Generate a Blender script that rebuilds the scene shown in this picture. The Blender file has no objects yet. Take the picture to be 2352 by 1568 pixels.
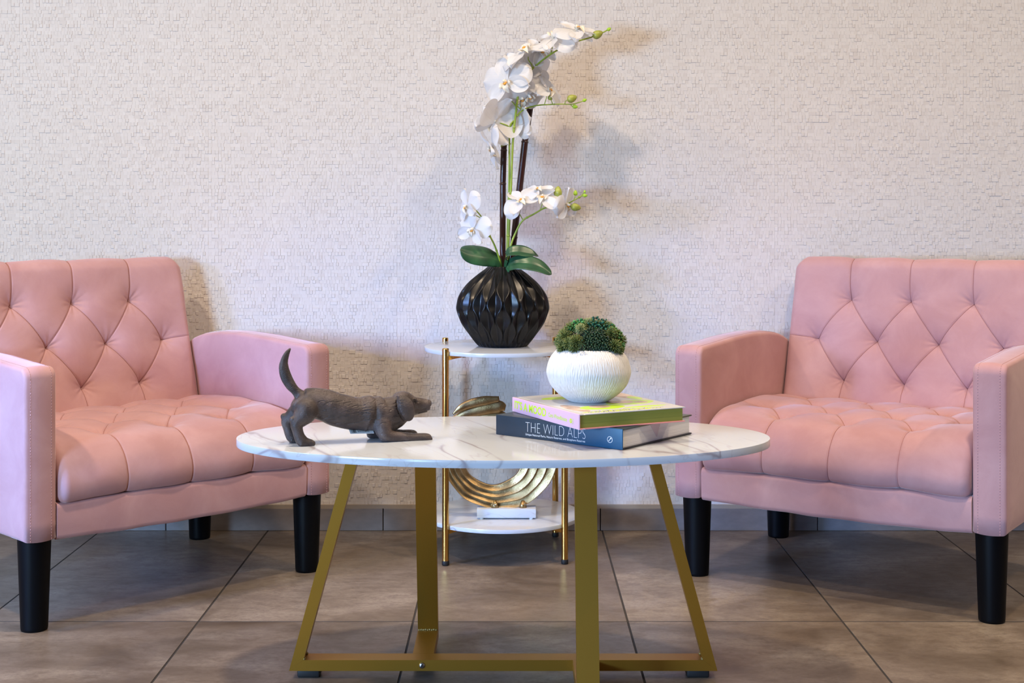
import bpy, bmesh, math, random
import numpy as np
from mathutils import Vector, Matrix, noise

S = bpy.context.scene
COL = S.collection
PI = math.pi

# ------------------------------------------------------------------ camera
FOC, HC, PX, PY = 3267.0, 0.874, 1177.0, 484.0      # focal length and principal point in pixels, eye height in metres
cam_d = bpy.data.cameras.new('camera')
cam = bpy.data.objects.new('camera', cam_d)
COL.objects.link(cam)
cam.location = (0, 0, HC)
cam.rotation_euler = (PI / 2, 0, 0)
cam_d.sensor_width = 36.0
cam_d.lens = FOC / 2352 * 36.0
cam_d.shift_x = (1176 - PX) / 2352
cam_d.shift_y = (PY - 784) / 2352
cam_d.clip_start = 0.05
S.camera = cam

# ------------------------------------------------------------------ world, lamps, exposure
S.view_settings.view_transform = 'Standard'
S.view_settings.look = 'None'
S.view_settings.exposure = 0.16
S.view_settings.gamma = 1.0
S.view_settings.use_curve_mapping = False
wd = bpy.data.worlds.new('World')
S.world = wd
wd.use_nodes = True
wd.node_tree.nodes['Background'].inputs[0].default_value = (0.80, 0.86, 1.0, 1)
wd.node_tree.nodes['Background'].inputs[1].default_value = 0.04


def lamp(name, kind, loc, target, power, color, size=0.2, size_y=None, spread=None, spot=None, blend=0.5):
    d = bpy.data.lights.new(name, kind)
    d.energy = power
    d.color = color
    if kind == 'AREA':
        d.shape = 'RECTANGLE' if size_y else 'DISK'
        d.size = size
        if size_y:
            d.size_y = size_y
        if spread:
            d.spread = spread
    else:
        d.shadow_soft_size = size
        if kind == 'SPOT':
            d.spot_size = spot
            d.spot_blend = blend
    o = bpy.data.objects.new(name, d)
    COL.objects.link(o)
    o.location = loc
    o.rotation_euler = (Vector(target) - Vector(loc)).to_track_quat('-Z', 'Y').to_euler()
    return o


COOL = (0.42, 0.67, 1.0)
WARM = (1.0, 0.775, 0.54)
lamp('window_light', 'AREA', (-2.55, -0.35, 0.90), (-0.1, 3.6, 0.75), 120, COOL, 0.8, 0.42)
for lx, pw in ((-1.7, 23.5), (-0.35, 23), (1.0, 21.5), (2.3, 21.5)):
    lamp('ceiling_spot', 'AREA', (lx, 2.45, 2.66), (lx, 2.45, 0), pw, WARM, 0.14, spread=math.radians(150))
lamp('side_window', 'AREA', (-3.1, 1.2, 1.15), (-1.08, 2.92, 0.42), 7, (0.22, 0.42, 1.0), 0.6, 0.5, spread=math.radians(32))
lamp('low_cool_fill', 'AREA', (-0.95, -0.25, 0.62), (1.05, 3.05, 0.22), 1.6, (0.30, 0.50, 1.0), 0.8, 0.4, spread=math.radians(32))  # added cool fill aimed at the right armchair's front, not an actual window
lamp('side_lamp', 'POINT', (-2.4, 1.9, 1.0), (0, 3.6, 0.6), 12, WARM, 0.06)

# ------------------------------------------------------------------ mesh helpers


def new_mesh(name, v, f, smooth=True):
    me = bpy.data.meshes.new(name)
    v = np.asarray(v, dtype=np.float64)
    me.from_pydata(v.tolist(), [], [list(map(int, q)) for q in f])
    if smooth:
        me.shade_smooth()
    me.update()
    return me


def link(name, me, mat=None, parent=None):
    o = bpy.data.objects.new(name, me)
    COL.objects.link(o)
    if mat:
        me.materials.append(mat)
    if parent:
        o.parent = parent
    return o


def fix_normals(me):
    b = bmesh.new()
    b.from_mesh(me)
    bmesh.ops.recalc_face_normals(b, faces=b.faces)
    b.to_mesh(me)
    b.free()


def sharp(me, deg=35):
    me.shade_smooth()
    me.set_sharp_from_angle(angle=math.radians(deg))


class MB:
    def __init__(s):
        s.v = []
        s.f = []
        s.n = 0

    def add(s, v, f):
        v = np.asarray(v, dtype=float).reshape(-1, 3)
        s.v.append(v)
        o = s.n
        s.f += [[i + o for i in q] for q in f]
        s.n += len(v)
        return s

    def box(s, x0, x1, y0, y1, z0, z1):
        v = [(x0, y0, z0), (x1, y0, z0), (x1, y1, z0), (x0, y1, z0), (x0, y0, z1), (x1, y0, z1), (x1, y1, z1), (x0, y1, z1)]
        return s.hexa(v)

    def hexa(s, v):
        return s.add(v, [(3, 2, 1, 0), (4, 5, 6, 7), (0, 1, 5, 4), (1, 2, 6, 5), (2, 3, 7, 6), (3, 0, 4, 7)])

    def grid(s, P, wrap=False):
        """P: array (n, m, 3)"""
        n, m = P.shape[:2]
        f = []
        for i in range(n - 1):
            for j in range(m if wrap else m - 1):
                k = (j + 1) % m
                f.append((i * m + j, i * m + k, (i + 1) * m + k, (i + 1) * m + j))
        return s.add(P.reshape(-1, 3), f)

    def tube(s, pts, rad, n=10, caps=True, flat=1.0, side=None):
        """tube along points; rad one per point (or pair); flat squeezes along the side vector"""
        pts = [Vector(p) for p in pts]
        if not hasattr(rad, '__len__'):
            rad = [rad] * len(pts)
        rings = []
        ref = Vector(side) if side else None
        prev = None
        for i, p in enumerate(pts):
            t = (pts[min(i + 1, len(pts) - 1)] - pts[max(i - 1, 0)]).normalized()
            if ref is not None:
                a = (ref - t * ref.dot(t)).normalized()
            elif prev is None:
                a = t.orthogonal().normalized()
            else:
                a = (prev - t * prev.dot(t)).normalized()
            prev = a
            b = t.cross(a)
            rings.append([p + (a * math.cos(2 * PI * k / n) * flat + b * math.sin(2 * PI * k / n)) * rad[i] for k in range(n)])
        P = np.array([[tuple(q) for q in r] for r in rings])
        o = s.n
        s.grid(P, True)
        if caps:
            s.f.append([o + k for k in range(n)][::-1])
            e = o + (len(pts) - 1) * n
            s.f.append([e + k for k in range(n)])
        return s

    def lathe(s, prof, n=48, c=(0, 0, 0), cap=True):
        P = np.array([[(c[0] + r * math.cos(2 * PI * k / n), c[1] + r * math.sin(2 * PI * k / n), c[2] + z) for k in range(n)] for r, z in prof])
        o = s.n
        s.grid(P, True)
        if cap:
            s.f.append([o + k for k in range(n)][::-1])
            e = o + (len(prof) - 1) * n
            s.f.append([e + k for k in range(n)])
        return s

    def ball(s, c, r, n=10, m=7, rot=None):
        r = np.array(r if hasattr(r, '__len__') else (r, r, r), float)
        P = np.zeros((m + 1, n, 3))
        for i in range(m + 1):
            a = -PI / 2 + PI * i / m
            a = max(-PI / 2 + .03, min(PI / 2 - .03, a))
            for k in range(n):
                b = 2 * PI * k / n
                P[i, k] = (math.cos(a) * math.cos(b), math.cos(a) * math.sin(b), math.sin(a))
        P = P * r
        if rot is not None:
            P = P @ np.array(rot.to_3x3() if hasattr(rot, 'to_3x3') else rot).T
        o = s.n
        s.grid(P + np.array(c, float), True)
        s.f.append([o + k for k in range(n)][::-1])
        e = o + m * n
        s.f.append([e + k for k in range(n)])
        return s

    def rbox(s, x0, x1, y0, y1, z0, z1, r, n=3):
        """box with rounded edges"""
        c = np.array([(x0 + x1) / 2, (y0 + y1) / 2, (z0 + z1) / 2])
        hs = np.array([x1 - x0, y1 - y0, z1 - z0]) / 2
        q = [-1 + 1e-9]
        ts = np.concatenate([-1 + np.linspace(0, 1, n + 1) * 0, [0]])
        for ax in range(3):
            for sg in (-1, 1):
                a, b = (ax + 1) % 3, (ax + 2) % 3

                def ticks(hh):
                    k = np.linspace(0, 1, n + 1)
                    return np.concatenate([-hh + r * (1 - np.cos(k * PI / 2)) , (hh - r * (1 - np.cos(k * PI / 2)))[::-1]])
                ta, tb = ticks(hs[a]), ticks(hs[b])
                P = np.zeros((len(ta), len(tb), 3))
                P[:, :, a] = ta[:, None]
                P[:, :, b] = tb[None, :]
                P[:, :, ax] = sg * hs[ax]
                inner = np.clip(P, -(hs - r), hs - r)
                d = P - inner
                L = np.linalg.norm(d, axis=2, keepdims=True)
                P = inner + d / np.maximum(L, 1e-9) * r
                if sg < 0:
                    P = P[::-1]
                s.grid(P + c)
        return s

    def build(s, name, mat=None, parent=None, smooth=True, angle=None, weld=False):
        me = new_mesh(name, np.concatenate(s.v), s.f, smooth)
        if weld:
            b = bmesh.new()
            b.from_mesh(me)
            bmesh.ops.remove_doubles(b, verts=b.verts, dist=1e-5)
            bmesh.ops.recalc_face_normals(b, faces=b.faces)
            b.to_mesh(me)
            b.free()
        else:
            fix_normals(me)
        if angle:
            sharp(me, angle)
        return link(name, me, mat, parent)


def tag(o, label=None, cat=None, group=None, kind=None):
    if label:
        o['label'] = label
    if cat:
        o['category'] = cat
    if group:
        o['group'] = group
    if kind:
        o['kind'] = kind
    return o


def thing(name, label, cat, loc=(0, 0, 0), rz=0, group=None):
    o = bpy.data.objects.new(name, None)
    o.empty_display_size = .05
    COL.objects.link(o)
    o.location = loc
    o.rotation_euler = (0, 0, rz)
    return tag(o, label, cat, group)


def copy_tree(o, parent=None):
    c = o.copy()
    COL.objects.link(c)
    c.parent = parent
    for ch in list(o.children):
        copy_tree(ch, c)
    return c


def at(px, py, Y):
    """the point at distance Y that was measured at this pixel of the photograph"""
    return Vector(((px - PX) / FOC * Y, Y, HC - (py - PY) / FOC * Y))


def spline(pts, n=8):
    """Catmull-Rom through the points (any dimension)"""
    p = np.array([tuple(q) for q in pts], float)
    p = np.vstack([2 * p[0] - p[1], p, 2 * p[-1] - p[-2]])
    out = []
    for i in range(1, len(p) - 2):
        for k in range(n):
            t = k / n
            out.append(.5 * ((2 * p[i]) + (-p[i - 1] + p[i + 1]) * t + (2 * p[i - 1] - 5 * p[i] + 4 * p[i + 1] - p[i + 2]) * t * t
                             + (-p[i - 1] + 3 * p[i] - 3 * p[i + 1] + p[i + 2]) * t ** 3))
    out.append(p[-2])
    return np.array(out)

# ------------------------------------------------------------------ material helpers


class NT:
    def __init__(s, name):
        s.m = bpy.data.materials.new(name)
        s.m.use_nodes = True
        s.t = s.m.node_tree
        s.b = s.t.nodes['Principled BSDF']
        s.out = s.t.nodes['Material Output']

    def n(s, typ, **kw):
        k = s.t.nodes.new(typ)
        for a, b in kw.items():
            if a.startswith('i_'):
                k.inputs[a[2:].replace('_', ' ')].default_value = b
            else:
                setattr(k, a, b)
        return k

    def l(s, a, b):
        s.t.links.new(a, b)
        return s

    def set(s, **kw):
        for a, b in kw.items():
            s.b.inputs[a.replace('_', ' ')].default_value = b
        return s

    def coord(s, scale=(1, 1, 1), kind='Object', loc=(0, 0, 0), rot=(0, 0, 0)):
        tc = s.n('ShaderNodeTexCoord')
        mp = s.n('ShaderNodeMapping')
        mp.inputs['Scale'].default_value = scale
        mp.inputs['Location'].default_value = loc
        mp.inputs['Rotation'].default_value = rot
        s.l(tc.outputs[kind], mp.inputs[0])
        return mp.outputs[0]

    def noise(s, vec, scale, detail=4, rough=.5, dist=0):
        k = s.n('ShaderNodeTexNoise')
        k.inputs['Scale'].default_value = scale
        k.inputs['Detail'].default_value = detail
        k.inputs['Roughness'].default_value = rough
        k.inputs['Distortion'].default_value = dist
        if vec is not None:
            s.l(vec, k.inputs['Vector'])
        return k.outputs[0]

    def ramp(s, fac, stops):
        k = s.n('ShaderNodeValToRGB')
        e = k.color_ramp.elements
        while len(e) < len(stops):
            e.new(.5)
        for q, (p, c) in zip(e, stops):
            q.position = p
            q.color = c if len(c) == 4 else (*c, 1)
        s.l(fac, k.inputs[0])
        return k.outputs[0]

    def math(s, op, a, b=None):
        k = s.n('ShaderNodeMath', operation=op)
        for i, q in enumerate((a, b)):
            if q is None:
                continue
            if isinstance(q, (int, float)):
                k.inputs[i].default_value = q
            else:
                s.l(q, k.inputs[i])
        return k.outputs[0]

    def mix(s, fac, a, b, mode='MIX'):
        k = s.n('ShaderNodeMix', data_type='RGBA', blend_type=mode)
        for sock, q in ((k.inputs[0], fac), (k.inputs[6], a), (k.inputs[7], b)):
            if isinstance(q, (int, float)):
                sock.default_value = q
            elif isinstance(q, tuple):
                sock.default_value = q if len(q) == 4 else (*q, 1)
            else:
                s.l(q, sock)
        return k.outputs[2]

    def bump(s, height, strength=.3, dist=.001):
        k = s.n('ShaderNodeBump')
        k.inputs['Strength'].default_value = strength
        k.inputs['Distance'].default_value = dist
        s.l(height, k.inputs['Height'])
        s.l(k.outputs[0], s.b.inputs['Normal'])
        return s

    def base(s, sock):
        return s.l(sock, s.b.inputs['Base Color'])

    def rough(s, sock):
        return s.l(sock, s.b.inputs['Roughness'])


def plain(name, c, r=.5, metal=0, **kw):
    k = NT(name)
    k.set(Base_Color=(*c, 1), Roughness=r, Metallic=metal, **kw)
    return k.m


M = {}


def make_materials():
    # wallpaper: woven off white blocks
    k = NT('wallpaper')
    g = k.n('ShaderNodeNewGeometry')
    fib = k.noise(k.coord((260, 260, 2200)), 1, 3, .6)
    big = k.noise(k.coord((3, 3, 3)), 1, 2)
    c = k.ramp(g.outputs['Random Per Island'], [(0, (.635, .595, .57)), (.2, (.675, .64, .615)), (.85, (.695, .665, .645)), (1, (.72, .69, .67))])
    c = k.mix(k.math('MULTIPLY', fib, .22), c, (.55, .50, .47))
    c = k.mix(k.math('MULTIPLY', big, .10), c, (.62, .57, .55))
    k.base(c).bump(fib, .35, .0005)
    k.set(Roughness=.75)
    k.b.inputs['Specular IOR Level'].default_value = .25
    M['wallpaper'] = k.m
    M['wallpaper_groove'] = plain('wallpaper_groove', (.56, .52, .50), .85)
    M['paint'] = plain('paint', (.34, .325, .31), .8)

    # floor tile
    k = NT('stone_tile')
    oi = k.n('ShaderNodeObjectInfo')
    tc = k.n('ShaderNodeTexCoord')
    off = k.n('ShaderNodeVectorMath', operation='MULTIPLY_ADD')
    off.inputs[1].default_value = (1, 1, 1)
    cmb = k.n('ShaderNodeCombineXYZ')
    r10 = k.math('MULTIPLY', oi.outputs['Random'], 37.0)
    for i in range(3):
        k.l(r10, cmb.inputs[i])
    k.l(tc.outputs['Object'], off.inputs[0])
    k.l(cmb.outputs[0], off.inputs[2])
    st = k.n('ShaderNodeMapping')
    st.inputs['Scale'].default_value = (2.8, 4.0, 1)
    k.l(off.outputs[0], st.inputs[0])
    n1 = k.noise(st.outputs[0], 1.3, 8, .62, .6)
    st2 = k.n('ShaderNodeMapping')
    st2.inputs['Scale'].default_value = (13, 22, 1)
    k.l(off.outputs[0], st2.inputs[0])
    n2 = k.noise(st2.outputs[0], 2.0, 7, .7, .4)
    n3 = k.noise(off.outputs[0], 3.0, 6, .6, .5)
    c = k.ramp(n1, [(.32, (.080, .058, .040)), (.44, (.152, .118, .087)), (.54, (.206, .165, .127)), (.68, (.310, .260, .205))])
    c = k.mix(k.ramp(n2, [(.46, (0, 0, 0)), (.70, (.75, .75, .75))]), c, (.105, .076, .055))
    c = k.mix(k.ramp(n3, [(.5, (0, 0, 0)), (.8, (.35, .35, .35))]), c, (.30, .255, .22))
    n4 = k.noise(off.outputs[0], 120.0, 5, .7)
    c = k.mix(k.ramp(n4, [(.45, (0, 0, 0)), (.75, (.6, .6, .6))]), c, (.11, .083, .063))
    k.base(c)
    k.rough(k.ramp(n2, [(.2, (.26, .26, .26)), (.8, (.42, .42, .42))]))
    k.bump(n2, .06, .001)
    M['stone_tile'] = k.m
    M['grout'] = plain('grout', (.035, .030, .027), .9)

    k = NT('skirting_stone')
    n1 = k.noise(k.coord((4, 4, 9)), 2, 7, .65)
    c = k.ramp(n1, [(.3, (.165, .145, .142)), (.7, (.25, .225, .218))])
    k.base(c)
    k.set(Roughness=.45)
    M['skirting_stone'] = k.m
    M['caulk'] = plain('caulk', (.34, .29, .24), .7)

    # pink velvet
    k = NT('pink_velvet')
    fine = k.noise(k.coord((1, 1, 1)), 900, 2, .6)
    mid = k.noise(k.coord((1, 1, 1)), 9, 5, .6, .4)
    c = k.mix(k.ramp(mid, [(.38, (0, 0, 0)), (.68, (1, 1, 1))]), (.465, .258, .262), (.545, .325, .330))
    c = k.mix(k.math('MULTIPLY', fine, .16), c, (.38, .18, .18))
    k.base(c).bump(fine, .25, .0006)
    k.set(Roughness=.72)
    k.b.inputs['Sheen Weight'].default_value = .55
    k.b.inputs['Sheen Roughness'].default_value = .34
    k.b.inputs['Sheen Tint'].default_value = (1, .95, .96, 1)
    k.b.inputs['Specular IOR Level'].default_value = .22
    M['velvet'] = k.m
    M['stitch'] = plain('pink_thread', (.50, .28, .275), .7)
    M['seam'] = plain('pink_seam', (.37, .17, .165), .85)
    M['black_wood'] = plain('black_lacquered_wood', (.002, .0025, .0035), .42)
    M['black_wood'].node_tree.nodes['Principled BSDF'].inputs['Specular IOR Level'].default_value = .12
    M['black_rubber'] = plain('black_rubber', (.008, .008, .008), .6)

    # marble
    def marble(name, rot, scale, rough, seed):
        k = NT(name)
        mp = k.n('ShaderNodeMapping')
        mp.inputs['Scale'].default_value = (scale * .55, scale * 2.6, scale * 2.6)
        k.l(k.coord((1, 1, 1), rot=(0, 0, rot), loc=(seed, seed * .7, 0)), mp.inputs[0])
        v = mp.outputs[0]
        d = k.noise(v, 1.3, 3, .45)
        vm = k.n('ShaderNodeVectorMath', operation='MULTIPLY_ADD')
        cm = k.n('ShaderNodeCombineXYZ')
        for i in range(3):
            k.l(d, cm.inputs[i])
        k.l(cm.outputs[0], vm.inputs[0])
        vm.inputs[1].default_value = (.75, .75, .75)
        k.l(v, vm.inputs[2])
        n1 = k.noise(vm.outputs[0], .9, 2, .4)
        vein = k.math('ABSOLUTE', k.math('SUBTRACT', n1, .5))
        vein = k.ramp(vein, [(0, (1, 1, 1)), (.005, (.85, .85, .85)), (.014, (.15, .15, .15)), (.03, (0, 0, 0))])
        gate = k.ramp(k.noise(v, 1.1, 3, .5), [(.47, (0, 0, 0)), (.60, (1, 1, 1))])
        n2 = k.noise(vm.outputs[0], 2.3, 3, .5)
        v2 = k.ramp(k.math('ABSOLUTE', k.math('SUBTRACT', n2, .5)), [(0, (.7, .7, .7)), (.018, (0, 0, 0))])
        cloud = k.ramp(k.noise(v, 1.4, 6, .6), [(.4, (0, 0, 0)), (.75, (.22, .22, .22))])
        c = k.mix(cloud, (.555, .60, .655), (.50, .54, .59))
        c = k.mix(k.math('MULTIPLY', k.math('MULTIPLY', v2, gate), .6), c, (.40, .38, .41))
        c = k.mix(k.math('MULTIPLY', vein, gate), c, (.33, .31, .34))
        k.base(c)
        k.set(Roughness=rough)
        return k.m
    M['marble'] = marble('white_marble_laminate', 1.22, 3.4, .13, 3.1)
    M['marble_side'] = marble('white_marble_board', -.5, 4.2, .12, 7.7)
    M['marble_block'] = marble('white_marble_block', .4, 9, .35, 1.3)

    k = NT('satin_gold_paint')
    n1 = k.noise(k.coord((1, 1, 1)), 1400, 2, .5)
    k.base(k.mix(n1, (.37, .190, .020), (.45, .245, .035)))
    k.set(Roughness=.40, Metallic=.82)
    k.bump(n1, .12, .0003)
    M['gold_paint'] = k.m
    M['weld'] = plain('weld_bead', (.34, .25, .09), .55, .7)
    M['brass'] = plain('polished_brass', (.70, .42, .12), .14, 1)
    M['steel'] = plain('steel_screw', (.62, .60, .58), .22, 1)

    k = NT('cast_gold')
    n1 = k.noise(k.coord((1, 1, 1)), 60, 5, .6)
    n2 = k.noise(k.coord((1, 1, 1)), 420, 3, .6)
    k.base(k.ramp(n1, [(.3, (.29, .19, .08)), (.7, (.47, .34, .175))]))
    k.rough(k.ramp(n2, [(.3, (.27, .27, .27)), (.7, (.45, .45, .45))]))
    k.set(Metallic=.95)
    k.bump(n2, .45, .0012)
    M['cast_gold'] = k.m

    k = NT('black_satin_ceramic')
    k.set(Base_Color=(.003, .003, .0035, 1), Roughness=.31)
    k.b.inputs['Specular IOR Level'].default_value = .36
    M['black_ceramic'] = k.m

    k = NT('white_scratched_ceramic')
    n1 = k.noise(k.coord((90, 90, 9)), 3, 4, .6, .3)
    k.base(k.ramp(n1, [(.25, (.62, .60, .58)), (.5, (.75, .745, .74)), (.8, (.81, .81, .81))]))
    k.bump(n1, .5, .0012)
    k.set(Roughness=.55)
    M['white_ceramic'] = k.m

    k = NT('carved_dark_wood')
    n1 = k.noise(k.coord((60, 200, 170), rot=(0, .5, 0)), 3.2, 4, .6, .8)
    n2 = k.noise(k.coord((1, 1, 1)), 30, 5, .65)
    n3 = k.noise(k.coord((1, 1, 1)), 700, 3, .6)
    c = k.ramp(n2, [(.32, (.026, .017, .016)), (.52, (.062, .043, .039)), (.72, (.125, .094, .087))])
    c = k.mix(k.ramp(n3, [(.55, (0, 0, 0)), (.75, (.6, .6, .6))]), c, (.028, .020, .018))
    k.base(c)
    k.bump(k.math('ADD', k.math('MULTIPLY', n1, .8), k.math('MULTIPLY', n3, .25)), .6, .0022)
    k.rough(k.ramp(n2, [(.35, (.42, .42, .42)), (.65, (.22, .22, .22))]))
    M['dog'] = k.m
    M['paper'] = plain('white_paper', (.80, .80, .80), .6)
    M['ink'] = plain('black_ink', (.02, .02, .02), .6)

    # orchid
    k = NT('silk_petal')
    w = k.n('ShaderNodeTexWave', wave_type='BANDS', bands_direction='Y')
    w.inputs['Scale'].default_value = 70
    w.inputs['Distortion'].default_value = .3
    k.l(k.coord((1, 1, 1)), w.inputs[0])
    k.base(k.mix(w.outputs[0], (.83, .83, .845), (.85, .85, .86)))
    k.set(Roughness=.55)
    k.bump(w.outputs[0], .05, .0003)
    tr = k.n('ShaderNodeBsdfTranslucent')
    tr.inputs[0].default_value = (.86, .86, .88, 1)
    ms = k.n('ShaderNodeMixShader')
    ms.inputs[0].default_value = .33
    k.l(k.b.outputs[0], ms.inputs[1]).l(tr.outputs[0], ms.inputs[2]).l(ms.outputs[0], k.out.inputs[0])
    M['petal'] = k.m
    M['lip'] = plain('cream_lip', (.80, .74, .62), .5)
    M['throat'] = plain('orange_throat', (.80, .36, .04), .5)
    k = NT('green_stem')
    n1 = k.noise(k.coord((30, 30, 8)), 2, 4)
    k.base(k.ramp(n1, [(.3, (.20, .30, .02)), (.7, (.38, .47, .06))]))
    k.set(Roughness=.4)
    M['stem'] = k.m
    k = NT('bud_green')
    n1 = k.noise(k.coord((1, 1, 1)), 90, 4)
    k.base(k.ramp(n1, [(.3, (.24, .26, .03)), (.7, (.42, .44, .08))]))
    k.set(Roughness=.4)
    M['bud'] = k.m
    M['bud_bright'] = plain('bud_bright_green', (.36, .58, .03), .4)
    k = NT('orchid_leaf')
    n1 = k.noise(k.coord((14, 14, 14)), 2, 4)
    k.base(k.ramp(n1, [(.3, (.012, .050, .022)), (.7, (.030, .115, .045))]))
    k.set(Roughness=.33)
    M['leaf'] = k.m
    k = NT('dark_bamboo')
    n1 = k.noise(k.coord((120, 120, 6)), 2, 4)
    k.base(k.ramp(n1, [(.3, (.022, .006, .005)), (.75, (.060, .016, .012))]))
    k.set(Roughness=.30)
    M['bamboo'] = k.m

    def leafy(name, a, b, r=.45):
        k = NT(name)
        g = k.n('ShaderNodeNewGeometry')
        k.base(k.ramp(g.outputs['Random Per Island'], [(0, a), (1, b)]))
        k.set(Roughness=r)
        M[name] = k.m
    leafy('spiky_olive', (.085, .12, .025), (.20, .235, .065))
    leafy('spiky_pale', (.22, .26, .09), (.40, .44, .20))
    leafy('berry_green', (.010, .12, .035), (.10, .34, .09), .3)
    leafy('berry_teal', (.006, .055, .035), (.030, .16, .085), .35)
    leafy('sedum_dark', (.008, .032, .014), (.035, .095, .040), .4)
    M['soil'] = plain('moss_core', (.010, .018, .008), .9)


make_materials()
# ------------------------------------------------------------------ the setting
YW = 3.897      # wall plane
rng = np.random.default_rng(7)


def build_room():
    # floor: dark bed of grout, one object per tile
    fl = MB().box(-3.2, 3.2, -1.6, YW + .05, -.06, -.0009).build('floor', M['grout'], smooth=False)
    tag(fl, 'brown grey stone tile floor with dark joints', kind='structure')
    xs0, pitch, gap = .2455, .4570, .0036
    ys = [YW - .003, 3.0285, 2.114, 1.2, .286, -.628, -1.542]
    shared = {}
    for j in range(len(ys) - 1):
        y1, y0 = ys[j], ys[j + 1]
        g0 = .0028
        for i in range(-6, 7):
            x0, x1 = xs0 + pitch * i, xs0 + pitch * (i + 1)
            key = round(y1 - y0, 3)
            if key not in shared:
                w, d = (pitch - gap) / 2, (y1 - y0 - g0) / 2
                m = MB()
                e = .0005
                P = [(-w, -d, -.004), (w, -d, -.004), (w, d, -.004), (-w, d, -.004),
                     (-w, -d, -e), (w, -d, -e), (w, d, -e), (-w, d, -e),
                     (-w + e, -d + e, 0), (w - e, -d + e, 0), (w - e, d - e, 0), (-w + e, d - e, 0)]
                f = [(8, 9, 10, 11)]
                for a in (0, 4):
                    for q in range(4):
                        f.append((a + q, a + (q + 1) % 4, a + 4 + (q + 1) % 4, a + 4 + q))
                m.add(P, f)
                me = new_mesh('tile', m.v[0], m.f, False)
                me.materials.append(M['stone_tile'])
                me.materials.append(M['grout'])
                for p in me.polygons:
                    p.material_index = 1 if p.index > 0 else 0
                shared[key] = me
            o = bpy.data.objects.new('tile', shared[key])
            COL.objects.link(o)
            o.parent = fl
            o.location = ((x0 + x1) / 2, (y0 + y1) / 2, -.0002 * ((i * 7 + j * 3) % 3))

    # back wall with its woven relief of small blocks
    zb, zt, xw = .070, 1.98, 2.05
    wall = MB().box(-3.2, 3.2, YW, YW + .12, -.05, 2.75).build('wall_back', M['wallpaper_groove'], smooth=False)
    tag(wall, 'off white wall covered in woven block textured wallpaper', kind='structure')
    RH = .0096
    V = []
    nrow = int((zt - zb) / RH)
    for r in range(nrow):
        xs = []
        for q in range(-6, 7):                 # strips of paper, butted at straight seams
            s0, s1 = .718 + .517 * q, .718 + .517 * (q + 1)
            if s1 < -xw or s0 > xw:
                continue
            w = rng.choice([1.0, 1.9, .75], 70, p=[.74, .12, .14]) * rng.uniform(.0082, .0104, 70)
            x = np.concatenate([[0], np.cumsum(w)])
            x = x[x < .512]
            xs.append(s0 + np.concatenate([x, [.517]]))
        x0 = np.concatenate([q[:-1] for q in xs])
        x1 = np.concatenate([q[1:] for q in xs])
        n = len(x0)
        z0 = zb + r * RH - rng.uniform(0, .0009, n)
        z1 = zb + (r + 1) * RH + rng.uniform(0, .0009, n)
        hgt = rng.choice([.00022, .00055, .00095, .00155], n, p=[.22, .33, .27, .18]) + rng.uniform(-.00003, .00004, n)
        tz, tx = rng.uniform(-.00007, .00007, n), rng.uniform(-.00007, .00007, n)
        sk = rng.uniform(-.00015, .00015, n)
        b = np.full(n, YW + .0001)
        y = YW - hgt
        e = .00010 + np.maximum(hgt - .0004, 0) * .60
        quad = [(x0, b, z0), (x1, b, z0), (x1, b, z1), (x0, b, z1),
                (x0 + e - sk, y - tz - tx, z0 + e), (x1 - e - sk, y - tz + tx, z0 + e), (x1 - e + sk, y + tz + tx, z1 - e), (x0 + e + sk, y + tz - tx, z1 - e)]
        V.append(np.stack([np.stack(q, 1) for q in quad], 1))
    V = np.concatenate(V)
    n = len(V)
    F = np.array([(4, 5, 6, 7), (0, 1, 5, 4), (1, 2, 6, 5), (2, 3, 7, 6), (3, 0, 4, 7)])
    idx = (np.arange(n)[:, None, None] * 8 + F[None]).reshape(-1)
    me = bpy.data.meshes.new('wallpaper_relief')
    me.vertices.add(n * 8)
    me.vertices.foreach_set('co', V.reshape(-1))
    me.loops.add(len(idx))
    me.loops.foreach_set('vertex_index', idx.astype(np.int32))
    me.polygons.add(n * 5)
    me.polygons.foreach_set('loop_start', np.arange(n * 5, dtype=np.int32) * 4)
    me.update(calc_edges=True)
    me.validate()
    me.shade_flat()
    o = link('wallpaper_relief', me, M['wallpaper'], wall)
    o['kind'] = 'stuff'

    # stone skirting, tile by tile, and its pale upper joint
    sk = MB().box(-3.2, 3.2, YW - .002, YW + .01, 0, .0605).build('baseboard_back', M['grout'], smooth=False)
    tag(sk, 'grey stone skirting tiles along the foot of the wall', kind='structure')
    x = -.3535 - .594 * 5
    skm = MB().rbox(-.2958, .2958, -.004, .004, -.0302, .0302, .0012, 1)
    skm = new_mesh('skirting_tile', np.concatenate(skm.v), skm.f, False)
    fix_normals(skm)
    skm.materials.append(M['skirting_stone'])
    for i in range(11):
        o = bpy.data.objects.new('skirting_tile', skm)
        COL.objects.link(o)
        o.parent = sk
        o.location = (x + .594 * (i + .5), YW - .005, .0304)
    t = MB().box(-3.2, 3.2, YW - .0085, YW + .01, .0605, .0705).build('trim_1', M['caulk'], smooth=False)
    tag(t, 'pale beige joint strip on top of the skirting', kind='structure')

    for nm, bx in (('wall_left', (-3.3, -3.2, -1.6, YW + .12)), ('wall_right', (3.2, 3.3, -1.6, YW + .12))):
        w = MB().box(*bx, -.05, 2.75).build(nm, M['paint'], smooth=False)
        tag(w, 'plain pale side wall of the lounge', kind='structure')
    c = MB().box(-3.3, 3.3, -1.6, YW + .12, 2.70, 2.78).build('ceiling', M['paint'], smooth=False)
    tag(c, 'plain pale ceiling of the lounge', kind='structure')


build_room()

# ------------------------------------------------------------------ armchairs
AW, AI, AF, AB = .3895, .3185, -.291, .262      # arm outer and inner half width, front and back
SP = .160


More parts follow.
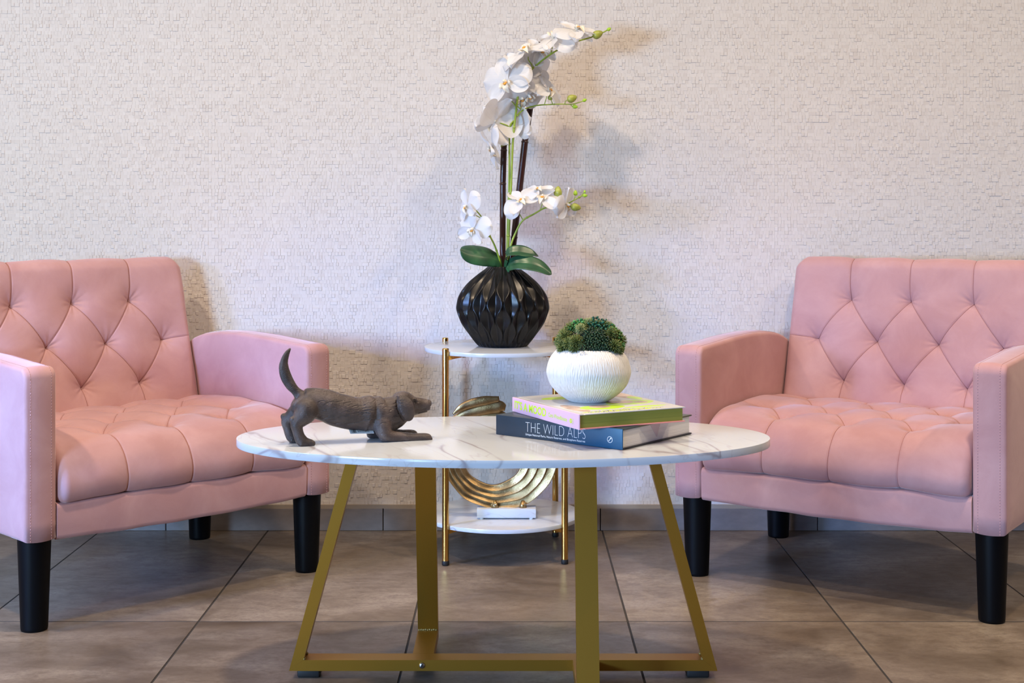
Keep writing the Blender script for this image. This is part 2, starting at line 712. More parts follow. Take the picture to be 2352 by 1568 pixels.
def seam_field(U, W, buttons, segs, a1=.007, a2=.015, a3=.0022):
    dl = np.full(U.shape, 9.)
    for (x0, y0, x1, y1) in segs:
        dx, dy = x1 - x0, y1 - y0
        L2 = dx * dx + dy * dy
        t = np.clip(((U - x0) * dx + (W - y0) * dy) / L2, 0, 1)
        dl = np.minimum(dl, np.hypot(U - x0 - t * dx, W - y0 - t * dy))
    db = np.zeros(U.shape)
    wr = np.zeros(U.shape)
    for i, (bx, by) in enumerate(buttons):
        d = np.hypot(U - bx, W - by)
        ph = np.arctan2(W - by, U - bx)
        wr += .0011 * np.cos(7 * ph + i * 1.7) * np.exp(-(d / .022) ** 2) * np.clip(d / .008, 0, 1)
        wr += .0007 * np.cos(11 * ph + i * 2.9) * np.exp(-(d / .034) ** 2) * np.clip(d / .012, 0, 1)
        db = db + np.exp(-d / .031)
    h = -a1 * np.exp(-dl / .026) - a2 * db - a3 * np.exp(-(dl / .0015) ** 2) + wr
    return h


def upholster(curve, half, buttons, segs, edge_r, ds=.0019, ext=None, arg=(.007, .015, .0022), lumps=0.0, corner=None):
    """curve: section points (t, z) in order; the skin follows it, tufted in (u, arclength)"""
    c = np.array(curve, float)
    seg = np.hypot(*(c[1:] - c[:-1]).T)
    al = np.concatenate([[0], np.cumsum(seg)])
    if ext is None:
        ext = (0, al[-1])
    ticks = [np.arange(ext[0], ext[1], ds)]
    if ext[0] > 0:
        ticks.insert(0, np.arange(0, ext[0], .012))
    if ext[1] < al[-1]:
        ticks.append(np.arange(ext[1], al[-1], .012))
    w = np.concatenate(ticks + [[al[-1]]])
    T, Z = np.interp(w, al, c[:, 0]), np.interp(w, al, c[:, 1])
    dT, dZ = np.gradient(T, w), np.gradient(Z, w)
    k = 9
    ker = np.ones(k) / k
    pad = lambda q: np.convolve(np.concatenate([[q[0]] * (k // 2), q, [q[-1]] * (k // 2)]), ker, 'valid')
    dT, dZ = pad(dT), pad(dZ)
    L = np.hypot(dT, dZ)
    NT_, NZ_ = -dZ / L, dT / L
    e = edge_r * (1 - np.cos(np.linspace(0, 1, 9) * PI / 2))
    u = np.concatenate([-half + e[:-1], np.linspace(-half + edge_r, half - edge_r, int(2 * (half - edge_r) / ds)), (half - e[:-1])[::-1]])
    U, Wd = np.meshgrid(u, w, indexing='ij')
    h = seam_field(U, Wd, buttons, segs, *arg)
    d = np.clip(half - np.abs(U), 0, edge_r)
    drop = edge_r - np.sqrt(np.maximum(edge_r ** 2 - (edge_r - d) ** 2, 0))
    h = h * np.clip((half - np.abs(U)) / .02, 0, 1) - drop
    if lumps:
        h += lumps * (np.sin(U * 21 + 1.3) * np.sin(Wd * 17 + .4) + .6 * np.sin(U * 43 + Wd * 31) + .4 * np.sin(Wd * 57 - U * 35 + 1))
    P = np.zeros((len(u), len(w), 3))
    P[:, :, 0] = U
    P[:, :, 1] = T[None] + h * NT_[None]
    P[:, :, 2] = Z[None] + h * NZ_[None]
    if corner:
        zc, rc = corner           # rounded top corners in (u, z)
        dx = np.clip((np.abs(P[:, :, 0]) - (half - rc)) / rc, 0, 1)
        dz = np.clip((P[:, :, 2] - (zc - rc)) / rc, 0, 1.2)
        m = (dx > 0) & (dz > 0)
        nx, nz = dx * np.sqrt(1 - np.minimum(dz, 1) ** 2 * .5), dz * np.sqrt(1 - dx ** 2 * .5)
        sg = np.sign(P[:, :, 0])
        P[:, :, 0] = np.where(m, sg * (half - rc + nx * rc), P[:, :, 0])
        P[:, :, 2] = np.where(m, zc - rc + nz * rc, P[:, :, 2])
    mb = MB()
    mb.grid(P)
    nw = len(w)
    mb.f.append([j for j in range(nw)][::-1])
    mb.f.append([(len(u) - 1) * nw + j for j in range(nw)])
    # close between last and first section point
    for i in range(len(u) - 1):
        mb.f.append((i * nw + nw - 1, (i + 1) * nw + nw - 1, (i + 1) * nw, i * nw))
    # sewn seams: a fine cord lying in every groove
    def at_uw(pu, pw):
        iu, iw = np.interp(pu, u, np.arange(len(u))), np.interp(pw, w, np.arange(len(w)))
        i0, j0 = np.minimum(iu.astype(int), len(u) - 2), np.minimum(iw.astype(int), len(w) - 2)
        fu, fw = (iu - i0)[:, None], (iw - j0)[:, None]
        q = P[i0, j0] * (1 - fu) * (1 - fw) + P[i0 + 1, j0] * fu * (1 - fw) + P[i0, j0 + 1] * (1 - fu) * fw + P[i0 + 1, j0 + 1] * fu * fw
        q[:, 1] += NT_[j0] * .0004
        q[:, 2] += NZ_[j0] * .0004
        return q
    cords = []
    for (x0, y0, x1, y1) in segs:
        lo, hi = w[0] + .001, w[-1] - .001
        t = np.linspace(0, 1, max(8, int(math.hypot(x1 - x0, y1 - y0) / .006)))
        pu, pw = x0 + (x1 - x0) * t, y0 + (y1 - y0) * t
        ok = (pw > lo) & (pw < hi) & (np.abs(pu) < half - .004)
        if ok.sum() > 3:
            cords.append(at_uw(pu[ok], pw[ok]))
    return mb, cords


def arc(cx, cy, r, a0, a1, n=10):
    return [(cx + r * math.cos(math.radians(a0 + (a1 - a0) * i / n)), cy + r * math.sin(math.radians(a0 + (a1 - a0) * i / n))) for i in range(n + 1)]


def dense(pts, step=.003):
    p = np.array(pts, float)
    out = []
    for a, b in zip(p[:-1], p[1:]):
        n = max(1, int(np.hypot(*(b - a)) / step))
        for k in range(n):
            out.append(a + (b - a) * k / n)
    out.append(p[-1])
    return np.array(out)


def make_armchair(root):
    vel = M['velvet']
    # ---- back: front face leaning, rolled top, straight rear
    def ft(z):
        return .186 + .27 * (z - .44)
    z0, zt = .255, .752
    sec = [(ft(z0), z0), (ft(zt - .040), zt - .040)]
    tr = .312
    a = ft(zt - .040)
    sec += [(a + .006, zt - .022), (a + .017, zt - .009), (a + .031, zt - .002), (tr - .012, zt), (tr - .004, zt - .004), (tr, zt - .012), (tr - .012, z0)]
    sm = spline(sec[1:-1], 6)
    sec = dense([sec[0]] + sm.tolist() + [sec[-1]])
    sl = math.hypot(1, .27)
    W = lambda z: (z - z0) * sl          # arclength for a height on the front face
    r1, r2, r3 = W(.648), W(.544), W(.441)
    bt = [(-SP, r1), (0, r1), (SP, r1), (-1.5 * SP, r2), (-.5 * SP, r2), (.5 * SP, r2), (1.5 * SP, r2), (-SP, r3), (0, r3), (SP, r3)]
    sg = []
    for k in (-1, 0, 1):
        x = k * SP
        sg += [(x, r1, x - .004 * 0, W(.86)), (x, r3, x, 0)]
        for q in (-.5, .5):
            sg += [(x, r1, x + q * SP, r2), (x, r3, x + q * SP, r2)]
    for s in (-1, 1):
        sg.append((s * 1.5 * SP, r2, s * .33, r2 + .004))
    mb, cords = upholster(sec, AI - .002, bt, sg, .022, ext=(W(.36), W(.79)), arg=(.0034, .030, .0026), lumps=.0011, corner=(zt, .036))
    part = mb.build('backrest', vel, root)
    for q in cords:
        MB().tube(q, .00065, 6).build('seam', M['seam'], part)
    # ---- seat cushion: top from rear to front, rolled nose, front face, bottom
    zs, fr = .402, AF - .012
    sec = [(.20, zs - .012), (.10, zs + .002), (-.05, zs + .005), (-.16, zs + .001)]
    sec = spline(sec, 8).tolist()
    nose = spline([(-.16, zs + .001), (-.215, zs - .006), (-.258, zs - .022), (-.285, zs - .046), (fr + .003, zs - .072), (fr - .004, .304), (fr - .001, .282), (fr + .009, .267), (fr + .028, .262)], 8).tolist()
    sec = dense(sec[:-1] + nose + [(.20, .262)])
    # row positions along the arclength
    seg = np.hypot(*(sec[1:] - sec[:-1]).T)
    al = np.concatenate([[0], np.cumsum(seg)])
    top = np.argmin(np.abs(sec[:, 0] + .287) + 9 * (sec[:, 1] < .33))
    wt = lambda t: np.interp(-t, -sec[:top + 1, 0], al[:top + 1])
    A, B, C = wt(-.188), wt(-.083), wt(.020)
    D = wt(.125)
    end = al[np.argmin(np.abs(sec[:, 0] - (fr + .028)) + 9 * (sec[:, 1] > .30))]
    bt = []
    sg = []
    for k in (-1, 0, 1):
        bt += [(k * SP, A), (k * SP, C)]
        sg += [(k * SP, A, k * SP, end + .02)]
        for q in (-.5, .5):
            sg += [(k * SP, A, (k + q) * SP, B), (k * SP, C, (k + q) * SP, B), (k * SP, C, (k + q) * SP, D)]
    for k in (-1.5, -.5, .5, 1.5):
        bt += [(k * SP, B), (k * SP, D)]
        sg.append((k * SP, D, k * SP, 0))
    for s in (-1, 1):
        sg.append((s * 1.5 * SP, B, s * .33, B))
    # orientation: run from front to rear so that the normal points outward
    L = al[-1]
    bt = [(u, L - w) for u, w in bt]
    sg = [(a_, L - b_, c_, L - d_) for a_, b_, c_, d_ in sg]
    mb, cords = upholster(sec[::-1], AI - .0035, bt, sg, .020, ext=(L - end - .01, L), arg=(.0042, .027, .0026), lumps=.0014)
    part = mb.build('seat_cushion', vel, root)
    for q in cords:
        MB().tube(q, .00065, 6).build('seam', M['seam'], part)
    # ---- arms
    def arm(s):
        def top(t):
            return float(np.interp(t, [-.30, -.22, -.10, .02, .10, .17, .215, .262], [.549, .553, .560, .563, .560, .552, .540, .518]))
        rf = .022
        out = [(AF, .192)]
        zt0 = top(AF + rf)
        out += [(AF, z) for z in np.linspace(.23, zt0 - rf, 8)]
        out += arc(AF + rf, zt0 - rf, rf, 172, 92, 7)
        out += [(t, top(t)) for t in np.linspace(AF + rf + .008, AB - .006, 30)]
        out += [(AB, top(AB) - .008)] + [(AB, z) for z in np.linspace(.49, .192, 6)]
        out += [(t, .192) for t in np.linspace(AB - .04, AF + .03, 9)]
        P = np.array(out)
        n = len(P)
        tg = np.roll(P, -1, 0) - np.roll(P, 1, 0)
        tg /= np.linalg.norm(tg, axis=1)[:, None]
        N = np.stack([-tg[:, 1], tg[:, 0]], 1)          # outline runs clockwise: outward
        cen = np.array([(-.01), .38])
        r = .009
        th = np.linspace(0, PI / 2, 5)
        rings = []
        hw = (AW - AI) / 2
        xc = (AW + AI) / 2
        bulge = .004
        for f_, x in ((.0, bulge), (.35, bulge * .95), (.7, bulge * .6), (.88, bulge * .25)):
            rings.append((-hw - x, cen + (P - N * r - cen) * f_))
        for q in th:
            rings.append((-hw + r * (1 - math.cos(q)), P - N * r * (1 - math.sin(q))))
        # crown of the top and front band between the seams
        for x in np.linspace(-hw + r, hw - r, 7)[1:-1]:
            rings.append((x, P + N * .003 * (1 - (x / (hw - r)) ** 2)))
        for q in th[::-1]:
            rings.append((hw - r * (1 - math.cos(q)), P - N * r * (1 - math.sin(q))))
        for f_, x in ((.88, bulge * .25), (.7, bulge * .6), (.35, bulge * .95), (.0, bulge)):
            rings.append((hw + x, cen + (P - N * r - cen) * f_))
        G = np.zeros((len(rings), n, 3))
        for i, (x, q) in enumerate(rings):
            G[i, :, 0] = xc * s + x
            G[i, :, 1:] = q
        o = MB().grid(G, True).build('arm', vel, root, weld=True)
        # seam and stitching along both edges of the front and top band
        use = [i for i in range(n) if out[i][1] > .20 and out[i][0] < AB - .02 or i == 0]
        for sx in (-1, 1):
            line = [(xc * s + sx * (hw - r * .45), *(P[i] - N[i] * r * .42)) for i in use]
            q = spline(line, 3)
            MB().tube(q, .0011, 6).build('seam', M['seam'], o)
            sm = MB()
            line = np.array([(xc * s + sx * (hw - r - .0035), *(P[i] + N[i] * .0007)) for i in use])
            q = spline(line, 6)
            ln = np.concatenate([[0], np.cumsum(np.linalg.norm(q[1:] - q[:-1], axis=1))])
            for d0 in np.arange(0, ln[-1] - .004, .0062):
                a_ = [np.interp(d0, ln, q[:, k]) for k in range(3)]
                b_ = [np.interp(d0 + .0042, ln, q[:, k]) for k in range(3)]
                sm.tube([a_, b_], .0006, 4)
            t_ = sm.build('stitching', M['stitch'], o)
            t_['kind'] = 'stuff'
        return o
    arm(-1)
    arm(1)
    # ---- front rail and seat base
    m = MB()
    nx = 40
    xs = np.linspace(-AI + .001, AI - .001, nx)
    sec = arc(AF + .012, .254, .012, 180, 90, 4) + [(AF + .05, .266), (.24, .266), (.24, .200), (AF + .03, .196)] + arc(AF + .012, .200, .012, 262, 185, 4)
    G = np.zeros((nx, len(sec), 3))
    for i, x in enumerate(xs):
        b = 1 - (x / AI) ** 2
        for j, (t, z) in enumerate(sec):
            G[i, j] = (x, t - (.003 * b if t < -.2 else 0) + .0008 * math.sin(x * 60 + z * 40), z - (.006 * b if z < .22 else 0) + .0007 * math.sin(x * 45))
    m.grid(G, True)
    ns = len(sec)
    m.f.append(list(range(ns)))
    m.f.append([(nx - 1) * ns + j for j in range(ns)])
    m.build('seat_rail', vel, root, angle=50)
    # ---- legs
    for sx in (-1, 1):
        for ty in (-1, 1):
            lx, ly = .3485 * sx, (-.2497 if ty < 0 else .232)
            pr = [(.0255, 0), (.0272, .0015), (.0278, .006), (.0335, .17), (.0345, .196)]
            MB().lathe(pr, 40, (lx, ly, 0)).build('leg', M['black_wood'], root, angle=50)


chair = thing('armchair', 'pink tufted velvet armchair at the left, turned right, behind the dog figurine', 'armchair', (-.9235, 3.393, 0), math.radians(44.27), 'pink velvet armchairs')
make_armchair(chair)
c2 = copy_tree(chair)
c2.location = (.8734, 3.4354, 0)
c2.rotation_euler = (0, 0, math.radians(-34.06))
c2['label'] = 'pink tufted velvet armchair at the right, turned left, behind the stacked books'

# ------------------------------------------------------------------ coffee table
TX, TY, TZ = -.0172, 2.679, .450


def make_coffee_table():
    root = thing('coffee_table', 'oval coffee table with white marble top on crossed gold frame legs', 'coffee table', (TX, TY, 0))
    n = 160
    a, b, th, e = .5005, .262, .0140, .0012
    rings = []
    for k, z in ((-e * 3, TZ), (-e * .3, TZ - .0002), (0, TZ - e), (0, TZ - th + e), (-e * .3, TZ - th + .0002), (-e * 3, TZ - th)):
        rings.append([((a + k) * math.cos(2 * PI * i / n), (b + k) * math.sin(2 * PI * i / n), z) for i in range(n)])
    m = MB().grid(np.array(rings), True)
    m.f.append(list(range(n)))
    m.f.append([5 * n + i for i in range(n)])
    m.build('tabletop', M['marble'], root, angle=50)
    g = M['gold_paint']
    zt, z1, z0 = TZ - th, .0345, .0142
    ww, tk = .020, .0215          # half width, wall thickness in its own plane
    # long frame
    for s in (-1, 1):
        ob, ot = .4005, .286
        sl = (ob - ot) / (zt - z0)
        f = lambda z: ob - (z - z0) * sl
        q = [(f(z0), z0), (f(zt), zt), (f(zt) - tk, zt), (f(z1) - tk, z1)]
        v = [(s * x, -ww, z) for x, z in q] + [(s * x, ww, z) for x, z in q]
        MB().hexa(v).build('leg', g, root, smooth=False)
        MB().rbox(s * .365 - .021, s * .365 + .021, -.016, .016, 0, z0, .003, 2).build('foot', M['black_rubber'], root)
        for yy in (-ww + .004, ww - .004):
            MB().ball((s * (f(z1) - tk - .001), yy, z1 + .0015), (.003, .005, .003), 8, 6).build('weld', M['weld'], root)
    MB().hexa([(-.4004, -ww, z0), (.4004, -ww, z0), (.4004, ww, z0), (-.4004, ww, z0), (-.3733, -ww, z1), (.3733, -ww, z1), (.3733, ww, z1), (-.3733, ww, z1)]).build('long_bar', g, root, smooth=False)
    # short half frames, one to the rear at the left and one to the front at the right
    for s in (1, -1):
        cx = -.152 if s > 0 else .150
        ob, ot = .196, .085
        sl = (ob - ot) / (zt - z0)
        f = lambda z: ob - (z - z0) * sl
        q = [(f(z0), z0), (f(zt), zt), (f(zt) - tk, zt), (f(z1) - tk, z1)]
        v = [(cx - ww, s * y, z) for y, z in q] + [(cx + ww, s * y, z) for y, z in q]
        MB().hexa(v).build('leg', g, root, smooth=False)
        y0 = ww + .0003
        MB().hexa([(cx - ww, s * y0, z0), (cx + ww, s * y0, z0), (cx + ww, s * f(z0), z0), (cx - ww, s * f(z0), z0),
                   (cx - ww, s * y0, z1), (cx + ww, s * y0, z1), (cx + ww, s * (f(z1) - tk), z1), (cx - ww, s * (f(z1) - tk), z1)]).build('short_bar', g, root, smooth=False)
        MB().rbox(cx - .016, cx + .016, s * .155 - .021, s * .155 + .021, 0, z0, .003, 2).build('foot', M['black_rubber'], root)
        w = MB()
        for k in range(9):
            w.ball((cx - ww + .003 + k * .0042, s * (f(z1) - tk - .0005), z1 + .0008 + .0006 * (k % 2)), (.003, .0025, .0022), 7, 5)
        w.build('weld', M['weld'], root)
    # bolt that holds the rear half frame
    b = MB().lathe([(.0001, .0032), (.0032, .0030), (.0052, .0018), (.0058, 0)], 20, (0, 0, 0))
    o = b.build('bolt', M['steel'], root)
    o.rotation_euler = (PI / 2, 0, 0)
    o.location = (-.152, -ww, .0246)
    h = MB().lathe([(.0022, 0), (.0022, .0004)], 6).build('socket', M['black_rubber'], o, smooth=False)
    h.location = (0, 0, .0031)


make_coffee_table()

# ------------------------------------------------------------------ round side table
SX, SY = -.0250, 3.664
ZTOP, ZSH = .5265, .0975


def disc(R, z1, th, n=96):
    e = .0012
    return MB().lathe([(R - 3 * e, z1 - th), (R - e * .4, z1 - th + e * .4), (R, z1 - th + 2 * e), (R, z1 - 2 * e), (R - e * .4, z1 - e * .4), (R - 3 * e, z1)], n)


def make_side_table():
    root = thing('side_table', 'small round two tier side table with white marble boards and brass legs', 'side table', (SX, SY, 0), math.radians(2.8))
    disc(.2015, ZTOP, .0105).build('tabletop', M['marble_side'], root, angle=50)
    disc(.2015, ZSH, .0105).build('shelf', M['marble_side'], root, angle=50)
    q = .1475
    for sx in (-1, 1):
        for sy in (-1, 1):
            x, y = q * sx, q * sy
            l = MB().lathe([(.0083, .010), (.0083, .532), (.0078, .5345), (.0060, .5352)], 24, (x, y, 0)).build('leg', M['brass'], root, angle=60)
            MB().lathe([(.0078, 0), (.0090, .0012), (.0092, .009), (.0085, .0115)], 20, (x, y, 0)).build('foot_cap', M['black_rubber'], l, angle=60)
            for zz in (ZTOP - .0107, ZSH - .0107):
                # bracket arm under the board
                d = Vector((-sx, -sy, 0)).normalized()
                p0, p1 = Vector((x, y, zz - .005)) + d * .006, Vector((x, y, zz - .0025)) + d * .075
                s = Vector((d.y, -d.x, 0))
                v = []
                for p, hh in ((p0, .005), (p1, .0024)):
                    for a_, b_ in ((-1, -1), (1, -1), (1, 1), (-1, 1)):
                        v.append(p + s * a_ * .006 + Vector((0, 0, hh * b_)))
                MB().hexa([v[0], v[1], v[5], v[4], v[3], v[2], v[6], v[7]]).build('bracket', M['brass'], l, smooth=False)
                MB().lathe([(.0001, -.0045), (.004, -.0040), (.0055, -.001), (.0055, 0)], 14, tuple(Vector((x, y, zz - .0048)) + d * .066)).build('screw', M['steel'], l)


make_side_table()
# ------------------------------------------------------------------ black vase on the side table
VZ = ZTOP


def make_vase():
    N, m, nz = 34, 12, 150
    dl = 2 * PI / N
    prof = spline([(.062, 0), (.069, .006), (.087, .030), (.108, .060), (.1185, .088), (.1195, .105), (.113, .130), (.094, .158), (.066, .183), (.047, .197), (.0395, .2035)], 16)
    al = np.concatenate([[0], np.cumsum(np.hypot(*(prof[1:] - prof[:-1]).T))])
    s = np.linspace(0, al[-1], nz)
    R, Z = np.interp(s, al, prof[:, 0]), np.interp(s, al, prof[:, 1])
    rings = []
    for i in range(nz):
        env = min(1, Z[i] / .022 + .15) * min(1, (.2035 - Z[i]) / .03 + .25)
        a = .395 * dl * math.sin(2 * PI * (Z[i] - .0535) / .080) * min(1, Z[i] / .02 + .2) * min(1, (.2035 - Z[i]) / .045 + .15)
        ring = []
        for k in range(N):
            t0 = k * dl + (-1) ** k * a
            t1 = (k + 1) * dl - (-1) ** k * a
            for j in range(m):
                t = j / m
                # crest at the wavy lines, straight crease half way
                v = abs(2 * t - 1)
                v = v ** 1.15
                w = (t1 - t0) / dl
                rr = R[i] - .0080 * (1 - v) * env * (.35 + .65 * w) * (R[i] / .12) ** .7
                th = t0 + (t1 - t0) * t
                ring.append((rr * math.cos(th), rr * math.sin(th), Z[i]))
        rings.append(ring)
    for r, z in ((.0385, .2045), (.0365, .2045), (.0355, .2025), (.036, .17), (.05, .12), (.045, .10)):
        rings.append([(r * math.cos(2 * PI * q / (N * m)), r * math.sin(2 * PI * q / (N * m)), z) for q in range(N * m)])
    b = MB().grid(np.array(rings), True)
    b.f.append(list(range(N * m))[::-1])
    e = (len(rings) - 1) * N * m
    b.f.append([e + q for q in range(N * m)])
    o = b.build('vase', M['black_ceramic'])
    o.location = (SX, SY, VZ)
    o.rotation_euler = (0, 0, math.radians(1.0))
    tag(o, 'round black vase with wavy ribbed facets holding the white orchid', 'vase')


make_vase()


# ------------------------------------------------------------------ orchid
def petal_mesh(name, L, Wd, cup, bend, wav, claw=.22, tip=.75, seed=0):
    nu, nv = 18, 13
    r = random.Random(seed)
    p1, p2 = r.uniform(0, 6), r.uniform(0, 6)
    P = np.zeros((nu, nv, 3))
    for i in range(nu):
        u = 1 - (1 - i / (nu - 1)) ** 1.8
        if u > .56:
            w = Wd * math.sqrt(max(.0004, 1 - ((u - .56) / .44) ** 2))
        else:
            w = Wd * (claw + (1 - claw) * math.sin(PI / 2 * u / .56) ** 1.3)
        for j in range(nv):
            v = -1 + 2 * j / (nv - 1)
            x = u * L
            z = cup * v * v * (.3 + u) + bend * u * u + wav * math.sin(6 * v + p1) * u * u + wav * .8 * math.sin(9 * u + p2 + 2 * v) * abs(v)
            z += -.0012 * math.exp(-(v / .12) ** 2) * math.sin(PI * u)
            P[i, j] = (x, v * w * .5, z)
    b = MB().grid(P)
    me = new_mesh(name, b.v[0], b.f)
    me.materials.append(M['petal'])
    return me


PET = {}


def petal_kit():
    PET['wide'] = [petal_mesh('petal', .047, .056, -.007, -.012, .0016, .25, .80, s) for s in (1, 2, 3)]
    PET['sepal'] = [petal_mesh('petal', .046, .032, .006, -.012, .0014, .30, .85, s) for s in (4, 5, 6)]
    b = MB()
    b.ball((0, 0, .006), (.0034, .0040, .0075), 10, 8)
    me = new_mesh('flower', np.concatenate(b.v), b.f)
    # two upright side lobes and the pointed front lobe of the lip
    for s in (-1, 1):
        P = np.zeros((7, 5, 3))
        for i in range(7):
            u = i / 6
            for j in range(5):
                v = -1 + j / 2
                P[i, j] = (s * (.003 + .007 * u + .003 * v * v), -.004 - .004 * u + v * .0055 * math.sin(PI * (u * .85 + .12)), .004 + .012 * u - .004 * u * u)
        b.grid(P)
    P = np.zeros((9, 5, 3))
    for i in range(9):
        u = i / 8
        for j in range(5):
            v = -1 + j / 2
            P[i, j] = (v * .0058 * (math.sin(PI * (u * .8 + .15)) ** .8), -.003 - .019 * u, .005 + .006 * math.sin(PI * u) - .004 * u + .003 * v * v)
    b.grid(P)
    me = new_mesh('flower', np.concatenate(b.v), b.f)
    me.materials.append(M['lip'])
    PET['lip'] = me
    b = MB()
    b.ball((0, -.005, .0095), (.0030, .0026, .0020), 8, 6)
    b.ball((.0030, -.0035, .0080), (.0016, .0016, .0016), 8, 6)
    b.ball((-.0030, -.0035, .0080), (.0016, .0016, .0016), 8, 6)
    me = new_mesh('throat', np.concatenate(b.v), b.f)
    me.materials.append(M['throat'])
    PET['throat'] = me


def flower(root, p, face, size=1.0, roll=0.0, seed=0, fold=0.0):
    """p: world point of the flower centre, face: the way it looks"""
    r = random.Random(seed)
    o = bpy.data.objects.new('flower', PET['lip'])
    COL.objects.link(o)
    o.parent = root
    z = Vector(face).normalized()
    up = Vector((0, 0, 1)) if abs(z.z) < .8 else Vector((0, 1, .3))
    x = up.cross(z).normalized()
    y = z.cross(x)
    mt = Matrix((x, y, z)).transposed().to_4x4() @ Matrix.Rotation(roll, 4, 'Z')
    o.matrix_local = Matrix.Translation(Vector(p) - Vector(root.location)) @ mt @ Matrix.Scale(size, 4)
    spec = [('sepal', 90, .16), ('wide', 12, .10), ('wide', 168, .10), ('sepal', 218, .22), ('sepal', 322, .22)]
    for i, (kd, a, t) in enumerate(spec):
        q = bpy.data.objects.new('petal', PET[kd][(i + seed) % 3])
        COL.objects.link(q)
        q.parent = o
        q.matrix_local = (Matrix.Rotation(math.radians(a + r.uniform(-9, 9)), 4, 'Z') @ Matrix.Translation((.0015, 0, .0005 * i)) @
                          Matrix.Rotation(-(t * .2 + fold + r.uniform(-.22, .14)), 4, 'Y') @ Matrix.Rotation(r.uniform(-.25, .25), 4, 'X'))
    q = bpy.data.objects.new('throat', PET['throat'])
    COL.objects.link(q)
    q.parent = o
    return Vector(p) - z * .004 * size


def leaf_obj(root, path, width, side, name='leaf', curl=.2, thick=.0022):
    """broad thick leaf along a path of local points"""
    q = spline(path, 9)
    n = len(q)
    nv = 13
    top, bot = np.zeros((n, nv, 3)), np.zeros((n, nv, 3))
    sd = Vector(side).normalized()
    for i in range(n):
        u = i / (n - 1)
        t = Vector(q[min(i + 1, n - 1)] - q[max(i - 1, 0)]).normalized()
        s = (sd - t * sd.dot(t)).normalized()
        nn = s.cross(t).normalized()
        if nn.z < 0 and abs(nn.z) > .3:
            nn = -nn
        if u > .66:
            w = width * .5 * math.sqrt(max(.0006, 1 - ((u - .66) / .34) ** 2))
        else:
            w = width * .5 * (.34 + .66 * math.sin(PI / 2 * u / .66) ** 1.2)
        for j in range(nv):
            v = -1 + 2 * j / (nv - 1)
            up = curl * abs(v) ** 1.5 * w - .0016 * math.exp(-(v / .1) ** 2)
            th = thick * (1 - abs(v) ** 3 * .9) * .5
            c = Vector(q[i]) + s * v * w + nn * up
            top[i, j] = c + nn * th
            bot[i, j] = c - nn * th
    loop = np.concatenate([top, bot[:, ::-1]], axis=1)
    b = MB().grid(loop, True)
    m2 = 2 * nv
    b.f.append(list(range(m2)))
    b.f.append([(n - 1) * m2 + k for k in range(m2)])
    return b.build(name, M['leaf'], root)


